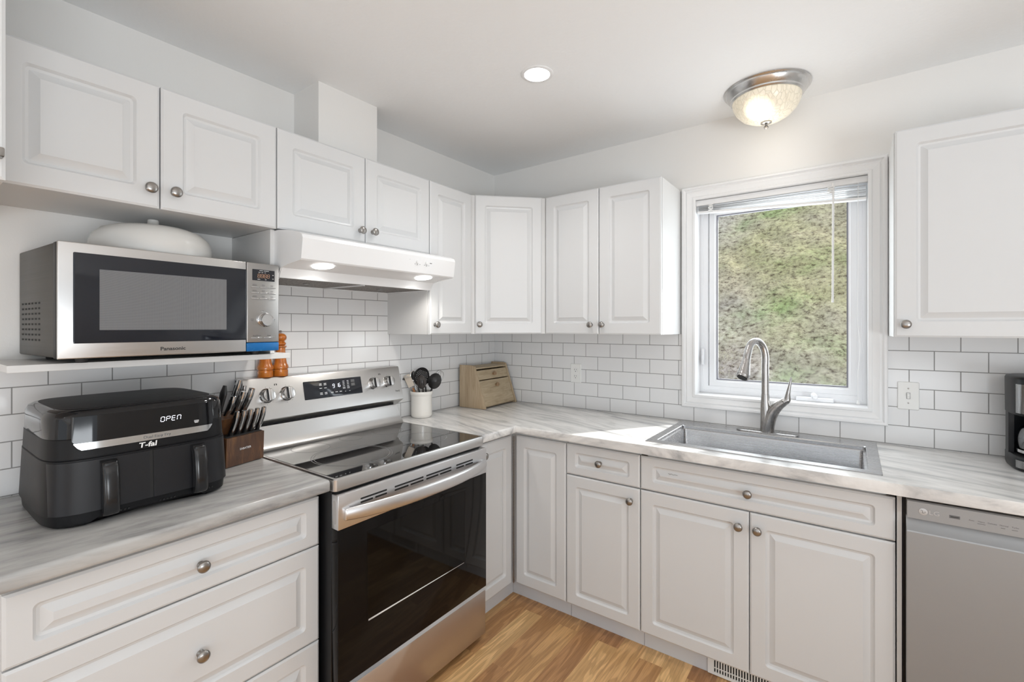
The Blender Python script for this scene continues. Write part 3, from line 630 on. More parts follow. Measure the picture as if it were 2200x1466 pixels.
# ---------------------------------------------------------------- range hood
t = thing('range_hood', (.25, -1.305, 1.592), 'white under-cabinet range hood with two lit lamps', 'range hood')
HY0, HY1 = -1.6865, -.928
sidep = [(0.0, 1.765), (.330, 1.765), (.400, 1.757), (.470, 1.742), (.488, 1.733), (.494, 1.720), (.484, 1.650), (.479, 1.645), (.400, 1.637), (.350, 1.628), (.336, 1.606), (.333, 1.594), (0.0, 1.592)]
def hoodshell():
    bm = NB(); w = .003
    for y0, y1 in ((HY0, HY0+w), (HY1-w, HY1)): prism(bm, sidep, y0, y1, my(0, 0))
    top = sidep[:8]; inn = [(x-.004*(i > 1), z-.003) for i, (x, z) in enumerate(top)]
    poly = top+[(.4765, 1.6455)]+list(reversed(inn[:-1]))
    skin(bm, [[(x, HY0+w, z) for x, z in poly], [(x, HY1-w, z) for x, z in poly]]); 
    return bm
link('shell', hoodshell(), M['hood'], t, 30)
low = [(.476, 1.648), (.395, 1.6405), (.352, 1.628), (.338, 1.606), (.334, 1.5935), (.320, 1.5935), (.320, 1.66), (.476, 1.66)]
bm = NB(); prism(bm, low, HY0+.0035, HY1-.0035, my(0, 0)); lp = link('lamp_panel', bm, M['hood'], t, 30)
bm = NB(); box(bm, .004, .318, HY0+.004, HY0+.012, 1.590, 1.60); box(bm, .004, .318, HY1-.012, HY1-.004, 1.590, 1.60); box(bm, .004, .014, HY0+.012, HY1-.012, 1.590, 1.60); box(bm, .1, .318, -1.3105, -1.3045, 1.590, 1.60); box(bm, .014, .1, -1.3105, -1.3045, 1.590, 1.60); link('filter_rail', bm, M['hood'], t)
for y0, y1 in ((HY0+.013, -1.3115), (-1.3035, HY1-.013)):
    bm = NB(); box(bm, .015, .317, y0, y1, 1.595, 1.600); f = link('grease_filter', bm, M['filter'], t)
    bm = NB(); box(bm, .17, .20, (y0+y1)/2-.006, (y0+y1)/2+.006, 1.591, 1.5955); link('pull_tab', bm, M['chrome'], f)
for y in (-1.558, -1.052):
    mm = Matrix.Translation((.4105, y, 1.6408)) @ Matrix.Rotation(math.atan2(.0125, .11), 4, 'Y').inverted()
    bm = NB(); lathe(bm, [(.038, .001), (.038, -.003), (.034, -.0045), (.0003, -.0046)], 32, mm); link('lamp_lens', bm, M['led'], lp)
    sp = lamp('hood_lamp_light', 'SPOT', (.405, y, 1.630), 4.6 if y < -1.3 else 3.6, (1, .955, .89), (0, 0, 0), .028, None, math.radians(150), .6)
m = face((.4915, -1.17, 1.705), (0, 1, 0), (1, 0, -.14)); m = T(0, 0, 0) @ m
for y in (-1.162, -1.108):
    hm = Matrix.Translation((.4895, y, 1.6965)) @ Matrix.Rotation(PI/2+.14, 4, 'Y')
    bm = NB(); lathe(bm, [(.0085, 0), (.0085, .005), (.0075, .0065), (.0003, .0066)], 20, hm); link('switch_knob', bm, M['hood'], t)
hm2 = FL(.4925)
marks('switch_print', [(-1.245, 1.706, .016, .0016), (-1.205, 1.704, .003, .005), (-1.176, 1.6855, .0016, .0016), (-1.162, 1.6835, .0016, .0016), (-1.148, 1.6855, .0016, .0016), (-1.121, 1.6855, .0016, .0016), (-1.108, 1.6835, .0016, .0016), (-1.095, 1.6855, .0016, .0016), (-1.083, 1.697, .012, .0022)], FL(.4885), M['ink'], t, .003)

# ---------------------------------------------------------------- shelf, microwave, lid
bm = NB(); box(bm, .0005, .325, -2.357, -1.6375, 1.2995, 1.318, .001, 1); link('microwave_shelf', bm, M['cabbox'], label='white shelf board on the wall carrying the microwave', cat='shelf')
ma = math.radians(3.2); mw_o = Vector((.385, -2.277, 1.331))
MW = face(mw_o, (-math.sin(ma), math.cos(ma), 0), (math.cos(ma), math.sin(ma), 0))     # X right, Y up, Z out; origin front bottom left
t = thing('microwave', (.2, -1.99, 1.318), 'stainless steel countertop microwave with dial on the shelf', 'microwave')
Wd, Hh, Dd = .584, .303, .366
bm = NB(); box(bm, .003, Wd-.003, .003, Hh-.001, -Dd, -.040, .004, 2, MW); cs = link('case', bm, brushed('microwave_case_grey', (.13, .127, .12), .45, (2, 2, 200)), t)
bm = NB()
for i in range(6):
    for j in range(8):
        z = -.335+i*.032; y = .045+j*.0145
        box(bm, .0022, .0032, y, y+.005, z, z+.014, m=MW)
link('side_vents', bm, M['dark'], cs)
bm = NB(); box(bm, .001, Wd-.001, .001, Hh-.001, -.040, -.0085, .003, 2, MW); link('front_frame', bm, M['black'], t)
DW = .470
bm = NB(); box(bm, .0, DW-.0008, 0, Hh, -.0080, 0, .003, 3, MW); dr = link('door', bm, M['steel'], t)
bm = NB(); skin(bm, [rr(.030, DW-.001, .040, Hh-.026, .003, 0), rr(.030, DW-.001, .040, Hh-.026, .003, .0012), rr(.032, DW-.003, .042, Hh-.028, .003, .0018)], m=MW); link('door_glass', bm, M['display'], dr)
bm = NB(); skin(bm, [rr(.083, .405, .075, Hh-.066, .001, .0018), rr(.083, .405, .075, Hh-.066, .001, .0021)], m=MW); link('mesh_window', bm, M['mwmesh'], dr)
text('brand_lettering', 'Panasonic', .0145, MW @ T(.255, .019, .0002), M['ink'], dr, xs=1.15, bold=.0003)
bm = NB(); box(bm, DW+.0008, Wd, .030, Hh, -.0080, 0, .003, 3, MW); cp = link('control_panel', bm, brushed('panel_steel', (.42, .41, .40), .33, (300, 3, 300)), t)
bm = NB(); box(bm, DW+.0008, Wd, 0, .0295, -.0080, 0, .003, 2, MW); link('bottom_strip', bm, M['blue'], t)
mp = MW @ T(DW+.057, 0, .0001)
bm = NB(); skin(bm, [rr(-.038, .040, .243, .281, .001, 0), rr(-.038, .040, .243, .281, .001, .001)], m=mp); ds = link('clock_display', bm, M['display'], cp)
sevenseg('clock_digits', '8888', .0125, mp @ T(0, .2595, .001), M['amber'], ds, w=.0075, gap=.0035, colon=0, th=.0012)
marks('display_print', [(-.008, .2775, .012, .0012), (.010, .2775, .018, .0014), (-.014, .2715, .007, .0012), (-.004, .2715, .006, .0012), (.006, .2715, .005, .0012), (-.016, .2475, .009, .0016), (.008, .2475, .005, .0016), (.034, .265, .005, .0016), (.034, .252, .005, .0016)], mp @ T(0, 0, .001), M['whitemark'], ds)
for r_ in range(3):
    for c_ in range(3):
        x = -.030+c_*.030; y = .220-r_*.0195
        bm = NB(); box(bm, x-.013, x+.013, y-.0018, y+.0018, 0, .003, .0008, 1, mp); link('button', bm, M['chrome'], cp)
    marks('button_print', [(-.030, .2285-r_*.0195, .014, .0012), (-.030, .2255-r_*.0195, .016, .0012), (0, .2285-r_*.0195, .011, .0012), (0, .2255-r_*.0195, .010, .0012), (.030, .2285-r_*.0195, .010, .0012), (.030, .2255-r_*.0195, .009, .0012)], mp, M['inkgrey'], cp)
for x, w in ((-.024, .020), (.020, .019)):
    bm = NB(); box(bm, x-w, x+w, .0445, .0480, 0, .003, .0008, 1, mp); link('button', bm, M['chrome'], cp)
text('start_print', 'Start', .0065, mp @ T(.020, .0535, 0), M['inkgrey'], cp); text('stop_print', 'Stop/Reset', .0065, mp @ T(-.022, .0535, 0), M['inkgrey'], cp)
for d_ in [(-.004, .139, .012, .0014), (-.038, .110, .011, .0014), (-.038, .105, .008, .0012), (.038, .110, .010, .0014), (.038, .105, .008, .0012)]: marks('dial_mark', [d_], mp, M['inkgrey'], cp)
bm = NB(); lathe(bm, [(.0245, 0), (.0245, .004), (.0225, .006), (.0220, .020), (.0205, .0225), (.019, .0225), (.0185, .0215), (.0003, .0215)], 36, mp @ T(.004, .108, 0)); link('dial', bm, M['chrome'], cp, 30)
for x, z in ((.06, -.05), (Wd-.06, -.05), (.06, -.31), (Wd-.06, -.31)):
    bm = NB(); lathe(bm, [(.012, 1.3182-1.331), (.014, -.001), (.014, .004)], 20, MW @ T(x, 0, z) @ Matrix.Rotation(-PI/2, 4, 'X')); link('foot', bm, M['rubber'], t)

t = thing('cake_dome_lid', (.19, -2.018, 1.634), 'white rounded lid with a short stub handle on top of the microwave', 'lid')
bm = NB(); lathe(bm, [(.150, 0), (.158, .002), (.1595, .02), (.158, .040), (.150, .062), (.130, .082), (.098, .094), (.055, .0995), (.014, .101), (.0003, .101)], 64, T(.19, -2.018, 1.634)); link('dome', bm, M['lid'], t, 60)
bm = NB(); lathe(bm, [(.0165, 0), (.0155, .003), (.0150, .020), (.0135, .023), (.0003, .0235)], 28, T(.19, -2.018, 1.634+.1005)); link('handle', bm, M['lid'], t, 50)

# ---------------------------------------------------------------- air fryer
t = thing('air_fryer', (.27, -2.103, CZ), 'black dual-drawer air fryer on the left countertop', 'air fryer')
AC = (.268, -2.103)
def fr_ab(z):                                  # half depth and half width by height
    k = (z-CZ)/.288; return .206-.018*k, .2135-.012*k
def fr_ring(z, e=0, n=5.6, seg=72, ea=None):
    a, b = fr_ab(z); a -= e; b -= e; P = []
    for i in range(seg):
        th = 2*PI*i/seg; cs_, sn_ = math.cos(th), math.sin(th)
        P.append((AC[0]+a*math.copysign(abs(cs_)**(2/n), cs_), AC[1]+b*math.copysign(abs(sn_)**(2/n), sn_), z))
    return P
def fr_x(y, z, off=0, n=5.6):
    a, b = fr_ab(z); q = min(1, abs(y-AC[1])/b); return AC[0]+a*(1-q**n)**(1/n)+off
def patch(bm, y0, y1, zf0, zf1, off, ny=24, nz=6, th=.003):
    g = []
    for j in range(nz+1):
        row = []
        for i in range(ny+1):
            y = y0+(y1-y0)*i/ny; za, zb = zf0(y), zf1(y); z = za+(zb-za)*j/nz; row.append((fr_x(y, z, off), y, z))
        g.append(row)
    F = [[bm.verts.new(p) for p in r] for r in g]; B = [[bm.verts.new((p[0]-th, p[1], p[2])) for p in r] for r in g]
    for j in range(nz):
        for i in range(ny):
            bm.faces.new((F[j][i], F[j][i+1], F[j+1][i+1], F[j+1][i])); bm.faces.new((B[j][i], B[j+1][i], B[j+1][i+1], B[j][i+1]))
    for i in range(ny):
        bm.faces.new((F[0][i], B[0][i], B[0][i+1], F[0][i+1])); bm.faces.new((F[nz][i], F[nz][i+1], B[nz][i+1], B[nz][i]))
    for j in range(nz):
        bm.faces.new((F[j][0], F[j+1][0], B[j+1][0], B[j][0])); bm.faces.new((F[j][ny], B[j][ny], B[j+1][ny], F[j+1][ny]))
bm = NB(); skin(bm, [fr_ring(CZ+.001, .022), fr_ring(CZ+.002, .014), fr_ring(CZ+.008, .007), fr_ring(CZ+.034, .004)]); 
# lift the front middle of the base like the moulded arch
for v in bm.verts:
    if v.co.x > AC[0]+.12 and abs(v.co.y-AC[1]) < .125 and v.co.z < CZ+.012: v.co.z += .010
bs = link('base', bm, M['blackm'], t, 40)
bm = NB()
for i in range(7): 
    for y0 in (-2.205, -2.085, -2.005): 
        y = y0+i*.0085
        if y0 == -2.085 and i > 4: continue
        box(bm, fr_x(y, CZ+.02, -.0055), fr_x(y, CZ+.02, -.0030), y-.002, y+.002, CZ+.0185, CZ+.0225)
link('base_vents', bm, M['dark'], bs)
bm = NB(); skin(bm, [fr_ring(CZ+.034, .003), fr_ring(CZ+.036, .0), fr_ring(1.083, 0), fr_ring(1.0845, .003), fr_ring(1.086, .003), fr_ring(1.087, .001), fr_ring(1.135, .001), fr_ring(1.136, .002)]); link('housing', bm, M['blackm'], t, 40)
bm = NB(); skin(bm, [fr_ring(1.136, .002), fr_ring(1.1365, .0015), fr_ring(1.185, .0015), fr_ring(1.198, .006), fr_ring(1.204, .016), fr_ring(1.205, .020)]); link('upper_housing', bm, M['blackg'], t, 50)
bm = NB(); skin(bm, [fr_ring(1.205, .024), fr_ring(1.2062, .025), fr_ring(1.2066, .028)]); link('top_panel', bm, M['blackm'], t, 30)
# glossy control panel reaching down into the matte housing
yl, yr = AC[1]-.160, AC[1]+.155
def zbot(y):
    q = min(1, min(y-yl, yr-y)/.014); return 1.107+.020*(1-q)
bm = NB(); patch(bm, yl, yr, lambda y: zbot(y)+.004, lambda y: 1.190, .0012, 40, 8); pn = link('control_panel', bm, M['blackg'], t, 60)
bm = NB(); patch(bm, yl+.003, yr-.003, zbot, lambda y: 1.1245+.0*y, .0022, 44, 3); st = link('trim_strip', bm, M['chrome'], t, 60)
def AF(y, z, off=.002): return FL(fr_x(y, z, off), y, z) @ Matrix.Rotation(-.06, 4, 'X')
sevenseg('panel_digits', 'OPEn', .0125, AF(-2.058, 1.158, .0016), M['lit'], pn, w=.0085, gap=.0045, th=.0014)
marks('panel_print', [(0, .003, .012, .0014), (0, 0, .012, .0014), (0, -.003, .009, .0014)], AF(-1.994, 1.139, .0016), M['whitemark'], pn)
text('strip_print', 'Dual Easy Fry', .0095, AF(-2.090, 1.1155, .0028), M['inkgrey'], st, xs=1.2)
text('brand_lettering', 'T-fal', .0185, AF(-2.112, 1.096, .0022), M['whitemark'], t, xs=1.2, bold=.00045, shear=.12)
bm = NB(); patch(bm, -2.1088, -2.1007, lambda y: .953, lambda y: 1.079, .0012, 2, 4); link('drawer_gap_shade', bm, M['dark'], t)  # dark strip laid on the housing for the shade between the drawers
for side, (y0, y1) in enumerate(((-2.302, -2.109), (-2.1005, -1.905))):
    bm = NB(); patch(bm, y0, y1, lambda y: .953, lambda y: 1.079, .0028, 28, 4, .005)
    dw = link('drawer', bm, plain('graphite_drawer', (.012, .012, .014), .40, spec=.3) if side == 0 else bpy.data.materials['graphite_drawer'], t, 60)
    hy = -2.196 if side == 0 else -1.995
    bm = NB(); z0, z1 = .940, 1.078
    xf = lambda z: fr_x(hy, z)
    K = []
    for z, ox in ((z0, .034), (z0+.005, .042), (z0+.014, .046), (.985, .048), (1.03, .047), (1.060, .043), (1.070, .036), (1.075, .026)):
        K.append([(xf(z)+ox-.024+p[0], hy+p[1], z) for p in rr(-.014, .014, -.0170, .0170, .010, 0, 5)])
    skin(bm, K); box(bm, xf(1.05)-.001, xf(1.05)+.028, hy-.014, hy+.014, 1.045, 1.072, .004, 2)
    link('drawer_handle', bm, M['blackh'], dw, 50)

# ---------------------------------------------------------------- knife block and knives
ka = math.radians(13.5); KB = face((.228, -1.816, CZ), (-math.sin(ka), math.cos(ka), 0), (math.cos(ka), math.sin(ka), 0))
KB = face((.238, -1.8215, CZ), (-math.sin(ka), math.cos(ka), 0), (math.cos(ka), math.sin(ka), 0))
t = thing('knife_block', (.17, -1.76, CZ), 'dark wooden two-tier knife block between the air fryer and the stove', 'knife block')
KW = .150
# side outline of the block in (Z out, Y up)
yz = Matrix(((0, 0, 1, 0), (0, 1, 0, 0), (1, 0, 0, 0), (0, 0, 0, 1)))
bm = NB(); prism(bm, [(-.055, .003), (0, .003), (.004, .105), (-.045, .108), (-.055, .108)], 0, KW, KB @ yz); fb = link('front_tier', bm, M['blockwood'], t, 20)
bm = NB(); prism(bm, [(-.155, .003), (-.0555, .003), (-.0555, .108), (-.028, .168), (-.10, .178), (-.155, .150)], 0, KW, KB @ yz); link('rear_tier', bm, M['blockwood'], t, 20)
bm = NB(); box(bm, .004, KW-.004, .1045, .1085, -.050, -.004, m=KB); link('dark_inlay', bm, M['dark'], t)
bm = NB(); box(bm, .004, KW-.004, 0, .003, -.14, -.008, m=KB); link('base_pad', bm, M['dark'], t)
text('brand_lettering', 'SABATIER', .0105, KB @ T(KW/2-.002, .058, .0031), M['whitemark'], fb)
def knife(name, p0, p1, r, label, group, mat_black=False, cat='knife'):
    p0 = KB @ Vector(p0); p1 = KB @ Vector(p1); ax = (p1-p0)
    t = thing(name, p0, label, cat, group)
    side = (KB.to_3x3() @ Vector((1, 0, 0))); bend = (KB.to_3x3() @ Vector((0, 0, 1)))
    if mat_black:
        P = smoothpath([p0-ax*.25, p0, p0+ax*.35+bend*.004, p0+ax*.75+bend*.003, p1], 6); R = interp([(r*.8, r*.6), (r*1.05, r*.62), (r*.85, r*.55), (r*1.1, r*.6), (r*.5, r*.3)], 6)
        bm = NB(); tube(bm, P, R, 16, flat=bend); link('handle', bm, M['nylon'], t, 60); return
    P = smoothpath([p0-ax*.10, p0+ax*.05, p0+ax*.35+bend*.003, p0+ax*.7+bend*.004, p1], 6); R = interp([(r*.55, r*.45), (r*.85, r*.75), (r*1.05, r*.95), (r*1.15, r*1.02), (r*1.0, r*.92)], 6)
    bm = NB(); tube(bm, P, R, 16, flat=bend); h = link('handle', bm, M['chrome'], t, 60)
    for sx in (-1, 1):
        bm = NB(); Q = [q+side*(sx*r*.80)-bend*(r*.25) for q in P[3:-3]]; tube(bm, Q, [(r*.50, r*.20)]*len(Q), 10, flat=bend); link('grip_scale', bm, M['black'], h, 60)
    bm = NB(); tube(bm, [p0-ax*.12, p0-ax*.02], [(r*.55, r*.15)]*2, 8, flat=bend); link('blade', bm, M['chrome'], t)
ord5 = ['leftmost', 'second from left', 'middle', 'second from right', 'rightmost']
for i in range(5):
    x = .034+i*.0275
    knife('steak_knife', (x, .107, -.024), (x+.004, .195, .006), .0085, 'steak knife with steel handle, '+ord5[i]+' of five in the front tier', 'steak knives in the front of the block')
knife('chef_knife', (.050, .162, -.072), (.058, .245, -.040), .0095, 'steel-handled knife beside the black handle in the rear tier of the block', 'large knives in the rear of the block')
knife('carving_knife', (.082, .162, -.075), (.094, .258, -.035), .0105, 'steel-handled knife in the middle of the rear tier, in front of the tallest', 'large knives in the rear of the block')
knife('bread_knife', (.084, .168, -.110), (.100, .300, -.062), .0105, 'tallest steel-handled knife at the back of the block', 'large knives in the rear of the block')
knife('utility_knife', (.118, .168, -.105), (.126, .275, -.070), .0085, 'slim steel-handled knife mostly hidden behind the others', 'large knives in the rear of the block')
knife('santoku_knife', (.115, .162, -.075), (.130, .265, -.035), .0110, 'rightmost steel-handled knife in the rear tier, close to the stove knob', 'large knives in the rear of the block')
knife('sharpening_steel', (.026, .168, -.085), (.040, .285, -.060), .0150, 'black-handled tool at the left end of the knife block', None, True, 'sharpener')

# ---------------------------------------------------------------- mills
def mill(y, tall, label, mat):
    t = thing('pepper_mill', (.040, y, 1.2072), label, 'mill', 'wooden mills on the stove')
    b0 = [(.0285, 0), (.0295, .002), (.0295, .024), (.0275, .0265), (.0275, .028), (.0305, .031), (.0315, .038), (.030, .045), (.026, .051), (.0235, .062), (.0205, .085), (.0185, .105), (.019, .118), (.0235, .122), (.0235, .127)]
    bm = NB(); lathe(bm, b0, 36, T(.040, y, 1.2072)); link('body', bm, mat, t, 35)
    z = .1275; h0 = [(.016, 0), (.0175, .003), (.021, .007), (.0215, .013), (.018, .018), (.0155, .022), (.018, .027), (.023, .035), (.024, .045), (.021, .055), (.014, .062), (.005, .065), (.0003, .065)]
    bm = NB(); lathe(bm, [(r, q*tall) for r, q in h0], 36, T(.040, y, 1.2072+z)); link('head', bm, mat, t, 40)
    bm = NB(); lathe(bm, [(.004, 0), (.004, .004), (.006, .007), (.004, .012), (.0003, .013)], 16, T(.040, y, 1.2072+z+.065*tall)); link('finial', bm, M['nickel'], t)
mill(-1.588, 1.0, 'orange-brown turned wooden mill, the one nearer the air fryer', M['millwood'])
mill(-1.524, .82, 'orange-brown turned wooden mill, the one farther right with its head showing past the microwave', M['millwood'])

# ---------------------------------------------------------------- crock and utensils
CX, CY = .078, -.752
bm = NB(); lathe(bm, [(.046, 0), (.052, .002), (.0565, .010), (.0575, .018), (.0570, .118), (.0585, .122), (.0615, .128), (.0620, .140), (.0600, .1435), (.0565, .1435), (.0545, .138), (.0530, .12), (.0530, .012), (.048, .006), (.0003, .006)], 56, T(CX, CY, CZ)); link('utensil_crock', bm, M['ceramic'], label='cream ceramic crock holding cooking utensils beside the stove', cat='crock')
cu_r = Vector((math.cos(.6277+.12), math.sin(.6277+.12), 0)); cu_o = Vector((cu_r.y, -cu_r.x, 0))
def UF(u, w, h, roll=0, tilt=0):               # frame at offset u right, w towards the viewer, h above the counter
    o = Vector((CX, CY, CZ+h))+cu_r*u+cu_o*w
    return Matrix(((cu_r.x, 0, cu_o.x, o.x), (cu_r.y, 0, cu_o.y, o.y), (0, 1, 0, o.z), (0, 0, 0, 1))) @ Matrix.Rotation(roll, 4, 'Z') @ Matrix.Rotation(tilt, 4, 'X')
def upos(u, w, h): return Vector((CX, CY, CZ+h))+cu_r*u+cu_o*w
def utensil(name, label, cat, head, mat, hp, hw, u0, w0, r=.0045, hm=None, head_bm=None):
    t = thing(name, upos(u0, w0, .008), label, cat)
    bm = NB(); tube(bm, smoothpath([upos(u0, w0, .010), upos(*(hp[0]*.5+u0*.5, hp[1]*.5+w0*.5, .10)), upos(*hp)], 5), (r, r*.75), 10) if False else tube(bm, smoothpath([upos(u0, w0, .010), upos((hp[0]+u0)/2, (hp[1]+w0)/2, .5*hp[2]+.005), upos(*hp)], 5), r, 10)
    link('handle', bm, hm or mat, t, 60); return t
def bowl_head(bm, m, a, b, dep, th=.002, n=28):
    rings = []
    for q, z in ((0.001, -dep), (.35, -dep*.88), (.7, -dep*.5), (.92, -dep*.12), (1, 0), (.985, .0008), (.9, -dep*.12+th), (.68, -dep*.5+th), (.3, -dep*.88+th), (0.001, -dep+th)):
        rings.append([(a*q*math.cos(2*PI*i/n), b*q*math.sin(2*PI*i/n), z) for i in range(n)])
    skin(bm, rings, m=m)
# black ladle: convex back towards the viewer
t = utensil('serving_spoon', 'large solid black serving spoon on the right of the crock', 'utensil', None, M['nylon'], (.058, .012, .155), None, -.02, .0)
bm = NB(); bowl_head(bm, UF(.072, .010, .198, -.35) @ Matrix.Rotation(PI, 4, 'Y'), .036, .045, .018); link('bowl', bm, M['nylon'], t, 60)
# skimmer
t = utensil('skimmer', 'black perforated skimmer standing at the back of the crock', 'utensil', None, M['nylon'], (-.020, -.01, .165), None, .02, -.01)
bm = NB(); sm = UF(-.002, -.014, .222, -.35)
ns = 40; skin(bm, [[(.043*q*math.cos(2*PI*i/ns), .052*q*math.sin(2*PI*i/ns), z) for i in range(ns)] for q, z in ((.001, -.0012), (.8, -.0012), (1, .006), (1.0, .0078), (.8, .0008), (.001, .0008))], m=sm); hd = link('perforated_head', bm, M['nylon'], t, 60)
bm = NB()
for i in range(-3, 4):
    for j in range(-5, 5):
        x, y = i*.0092+(j % 2)*.0046, j*.0075
        if (x/.033)**2+(y/.041)**2 < 1: lathe(bm, [(.0014, .0007), (.0014, .0012)], 8, sm @ T(x, y, 0))
link('holes', bm, M['whitemark'], hd)
# slotted spoon
t = utensil('slotted_spoon', 'dark brown-black slotted spoon at the front of the crock', 'utensil', None, M['nylonb'], (.010, .032, .160), None, .01, .02)
bm = NB(); sm = UF(.002, .034, .196, .05) @ Matrix.Rotation(PI, 4, 'Y'); bowl_head(bm, sm, .026, .038, .012); hd = link('slotted_head', bm, M['nylonb'], t, 60)
bm = NB()
for x in (-.010, 0, .010): box(bm, x-.0015, x+.0015, -.016, .012, -.0125+abs(x)*.12, -.0105+abs(x)*.12, m=sm)
link('slots', bm, M['dark'], hd)
# brush / spatula with beige head
t = utensil('silicone_turner', 'beige silicone turner with a wooden handle leaning left in the crock', 'utensil', None, M['handlewood'], (-.046, .016, .163), None, .012, .02, .006)
bm = NB(); um = UF(-.066, .012, .200, .42); skin(bm, [rr(-.017, .017, -.034, .036, .004, -.003), rr(-.018, .018, -.035, .037, .005, 0), rr(-.017, .017, -.034, .036, .004, .003)], m=um); link('head', bm, M['beige'], t)
# spoon with pointed lip behind
t = utensil('pouring_ladle', 'black ladle with a pointed lip peeking out behind the skimmer', 'utensil', None, M['nylon'], (.020, -.03, .165), None, .03, -.02)
bm = NB(); um = UF(.022, -.028, .205, -.30); bowl_head(bm, um, .022, .030, .010); skin(bm, [[(.010, .018, 0), (.022, .010, 0), (.032, .034, .002)], [(.010, .018, .002), (.022, .010, .002), (.032, .034, .003)]], m=um); link('bowl', bm, M['nylon'], t, 60)
# steel spoon
t = utensil('steel_spoon', 'polished steel spoon behind the beige turner', 'utensil', None, M['chrome'], (-.042, -.025, .19), None, .0, -.02, .003)
bm = NB(); bowl_head(bm, UF(-.046, -.026, .225, .08), .018, .034, .008); link('bowl', bm, M['chrome'], t, 60)
# whisk
t = utensil('whisk', 'steel wire whisk behind the black serving spoon', 'utensil', None, M['chrome'], (.060, -.018, .165), None, -.01, -.02, .005)
for k in range(5):
    bm = NB(); um = UF(.066, -.020, .163, -.42) @ Matrix.Rotation(k*PI/5, 4, 'Y')
    P = smoothpath([(-.004, 0, 0), (-.018, .030, 0), (-.027, .062, 0), (-.018, .090, 0), (0, .098, 0), (.018, .090, 0), (.027, .062, 0), (.018, .030, 0), (.004, 0, 0)], 4)
    tube(bm, P, .0009, 6, um); link('wire', bm, M['chrome'], t)
# measuring spoon / clear ladle on the left
t = utensil('steel_ladle', 'steel ladle leaning over the stove side of the crock', 'utensil', None, M['chrome'], (-.070, .004, .20), None, .0, -.02, .003)
bm = NB(); bowl_head(bm, UF(-.080, .010, .213, .2, 1.0), .024, .022, .016); link('bowl', bm, M['chrome'], t, 60)

# ---------------------------------------------------------------- bread box
t = thing('bread_box', (.13, -.20, CZ), 'weathered pine bread box with two drop fronts in the corner of the countertop', 'bread box')
# long axis from front-left to rear-right, standing slightly skewed in the corner
ba = math.radians(8); BR = Vector((math.sin(ba)*-1, math.cos(ba), 0)); BO = Vector((math.cos(ba), math.sin(ba), 0))
BX = face((.226, -.380, CZ), (-.05, .9987, 0), (.9987, .05, 0)); BWd = .352
sp = [(-.195, .002), (0, .002), (.0, .010), (-.082, .256), (-.105, .262), (-.195, .262)]
for x0, x1 in ((0, .014), (BWd-.014, BWd)):
    bm = NB(); prism(bm, sp, x0, x1, BX @ yz); link('side_board', bm, M['pine'], t, 20)
bm = NB(); prism(bm, [(-.193, .250), (-.094, .250), (-.078, .246), (-.078, .238), (-.193, .238)], .0145, BWd-.0145, BX @ yz); link('top_board', bm, M['pineh'], t, 20)
bm = NB(); box(bm, .0145, BWd-.0145, .004, .236, -.193, -.185, m=BX); box(bm, .0145, BWd-.0145, .006, .016, -.184, -.022, m=BX); link('back_board', bm, M['pine'], t)
sl = Vector((0, .246, -.082)).normalized()      # up along the sloping front
def BXF(s, off=0):
    up = BX.to_3x3() @ sl; rt = BX.to_3x3() @ Vector((1, 0, 0)); out = rt.cross(up); o = BX @ (Vector((BWd/2, .010, 0))+sl*s)+out*off
    return Matrix(((rt.x, up.x, out.x, o.x), (rt.y, up.y, out.y, o.y), (rt.z, up.z, out.z, o.z), (0, 0, 0, 1)))
for s0, s1, ks in ((.006, .166, .128), (.172, .232, .200)):
    bm = NB(); box(bm, -BWd/2+.016, BWd/2-.016, s0, s1, -.014, -.003, .0015, 1, BXF(0)); f = link('drop_front', bm, M['pineh'], t)
    bm = NB(); lathe(bm, [(.008, -.004), (.007, .006), (.0125, .010), (.0135, .015), (.011, .019), (.0003, .020)], 24, BXF(ks)); link('knob', bm, M['handlewood2'], f)

# ---------------------------------------------------------------- outlet and switch
t = thing('wall_outlet', (.641, -.01, 1.132), 'white duplex wall outlet on the tiles left of the window', 'outlet')
m = FB(-.008, .641, 1.132)
bm = NB(); skin(bm, [rr(-.035, .035, -.0575, .0575, .004, 0), rr(-.035, .035, -.0575, .0575, .004, .003), rr(-.033, .033, -.0555, .0555, .003, .0055)], m=m); link('cover_plate', bm, M['plate'], t)
for y in (-.0195, .0195):
    bm = NB(); skin(bm, [rr(-.0165, .0165, y-.014, y+.014, .009, .005), rr(-.0165, .0165, y-.014, y+.014, .009, .0075)], m=m); s_ = link('receptacle', bm, M['plate'], t)
    bm = NB(); box(bm, -.0075, -.0055, y-.001, y+.008, .0072, .0078, m=m); box(bm, .0055, .0075, y, y+.007, .0072, .0078, m=m); lathe(bm, [(.0025, .0072), (.0025, .0078)], 10, m @ T(0, y-.008, 0)); link('slots', bm, M['dark'], s_)
t = thing('light_switch', (2.198, -.01, 1.128), 'white toggle light switch on the tiles right of the window', 'switch')
m = FB(-.008, 2.198, 1.128)
bm = NB(); skin(bm, [rr(-.035, .035, -.0575, .0575, .004, 0), rr(-.035, .035, -.0575, .0575, .004, .003), rr(-.033, .033, -.0555, .0555, .003, .0055)], m=m); link('cover_plate', bm, M['plate'], t)
bm = NB(); box(bm, -.0062, .0062, -.013, .013, .0050, .0060, m=m); link('toggle_slot', bm, M['inkgrey'], t)
bm = NB(); box(bm, -.0050, .0050, -.012, .012, .0045, .0085, .001, 1, m); box(bm, -.0045, .0045, -.002, .008, .006, .017, .001, 1, m); link('toggle', bm, M['plate'], t)
for y in (-.0302, .0302):
    bm = NB(); lathe(bm, [(.0032, .005), (.0032, .0062), (.0003, .0066)], 12, m @ T(0, y, 0)); link('screw', bm, M['nickel'], t)

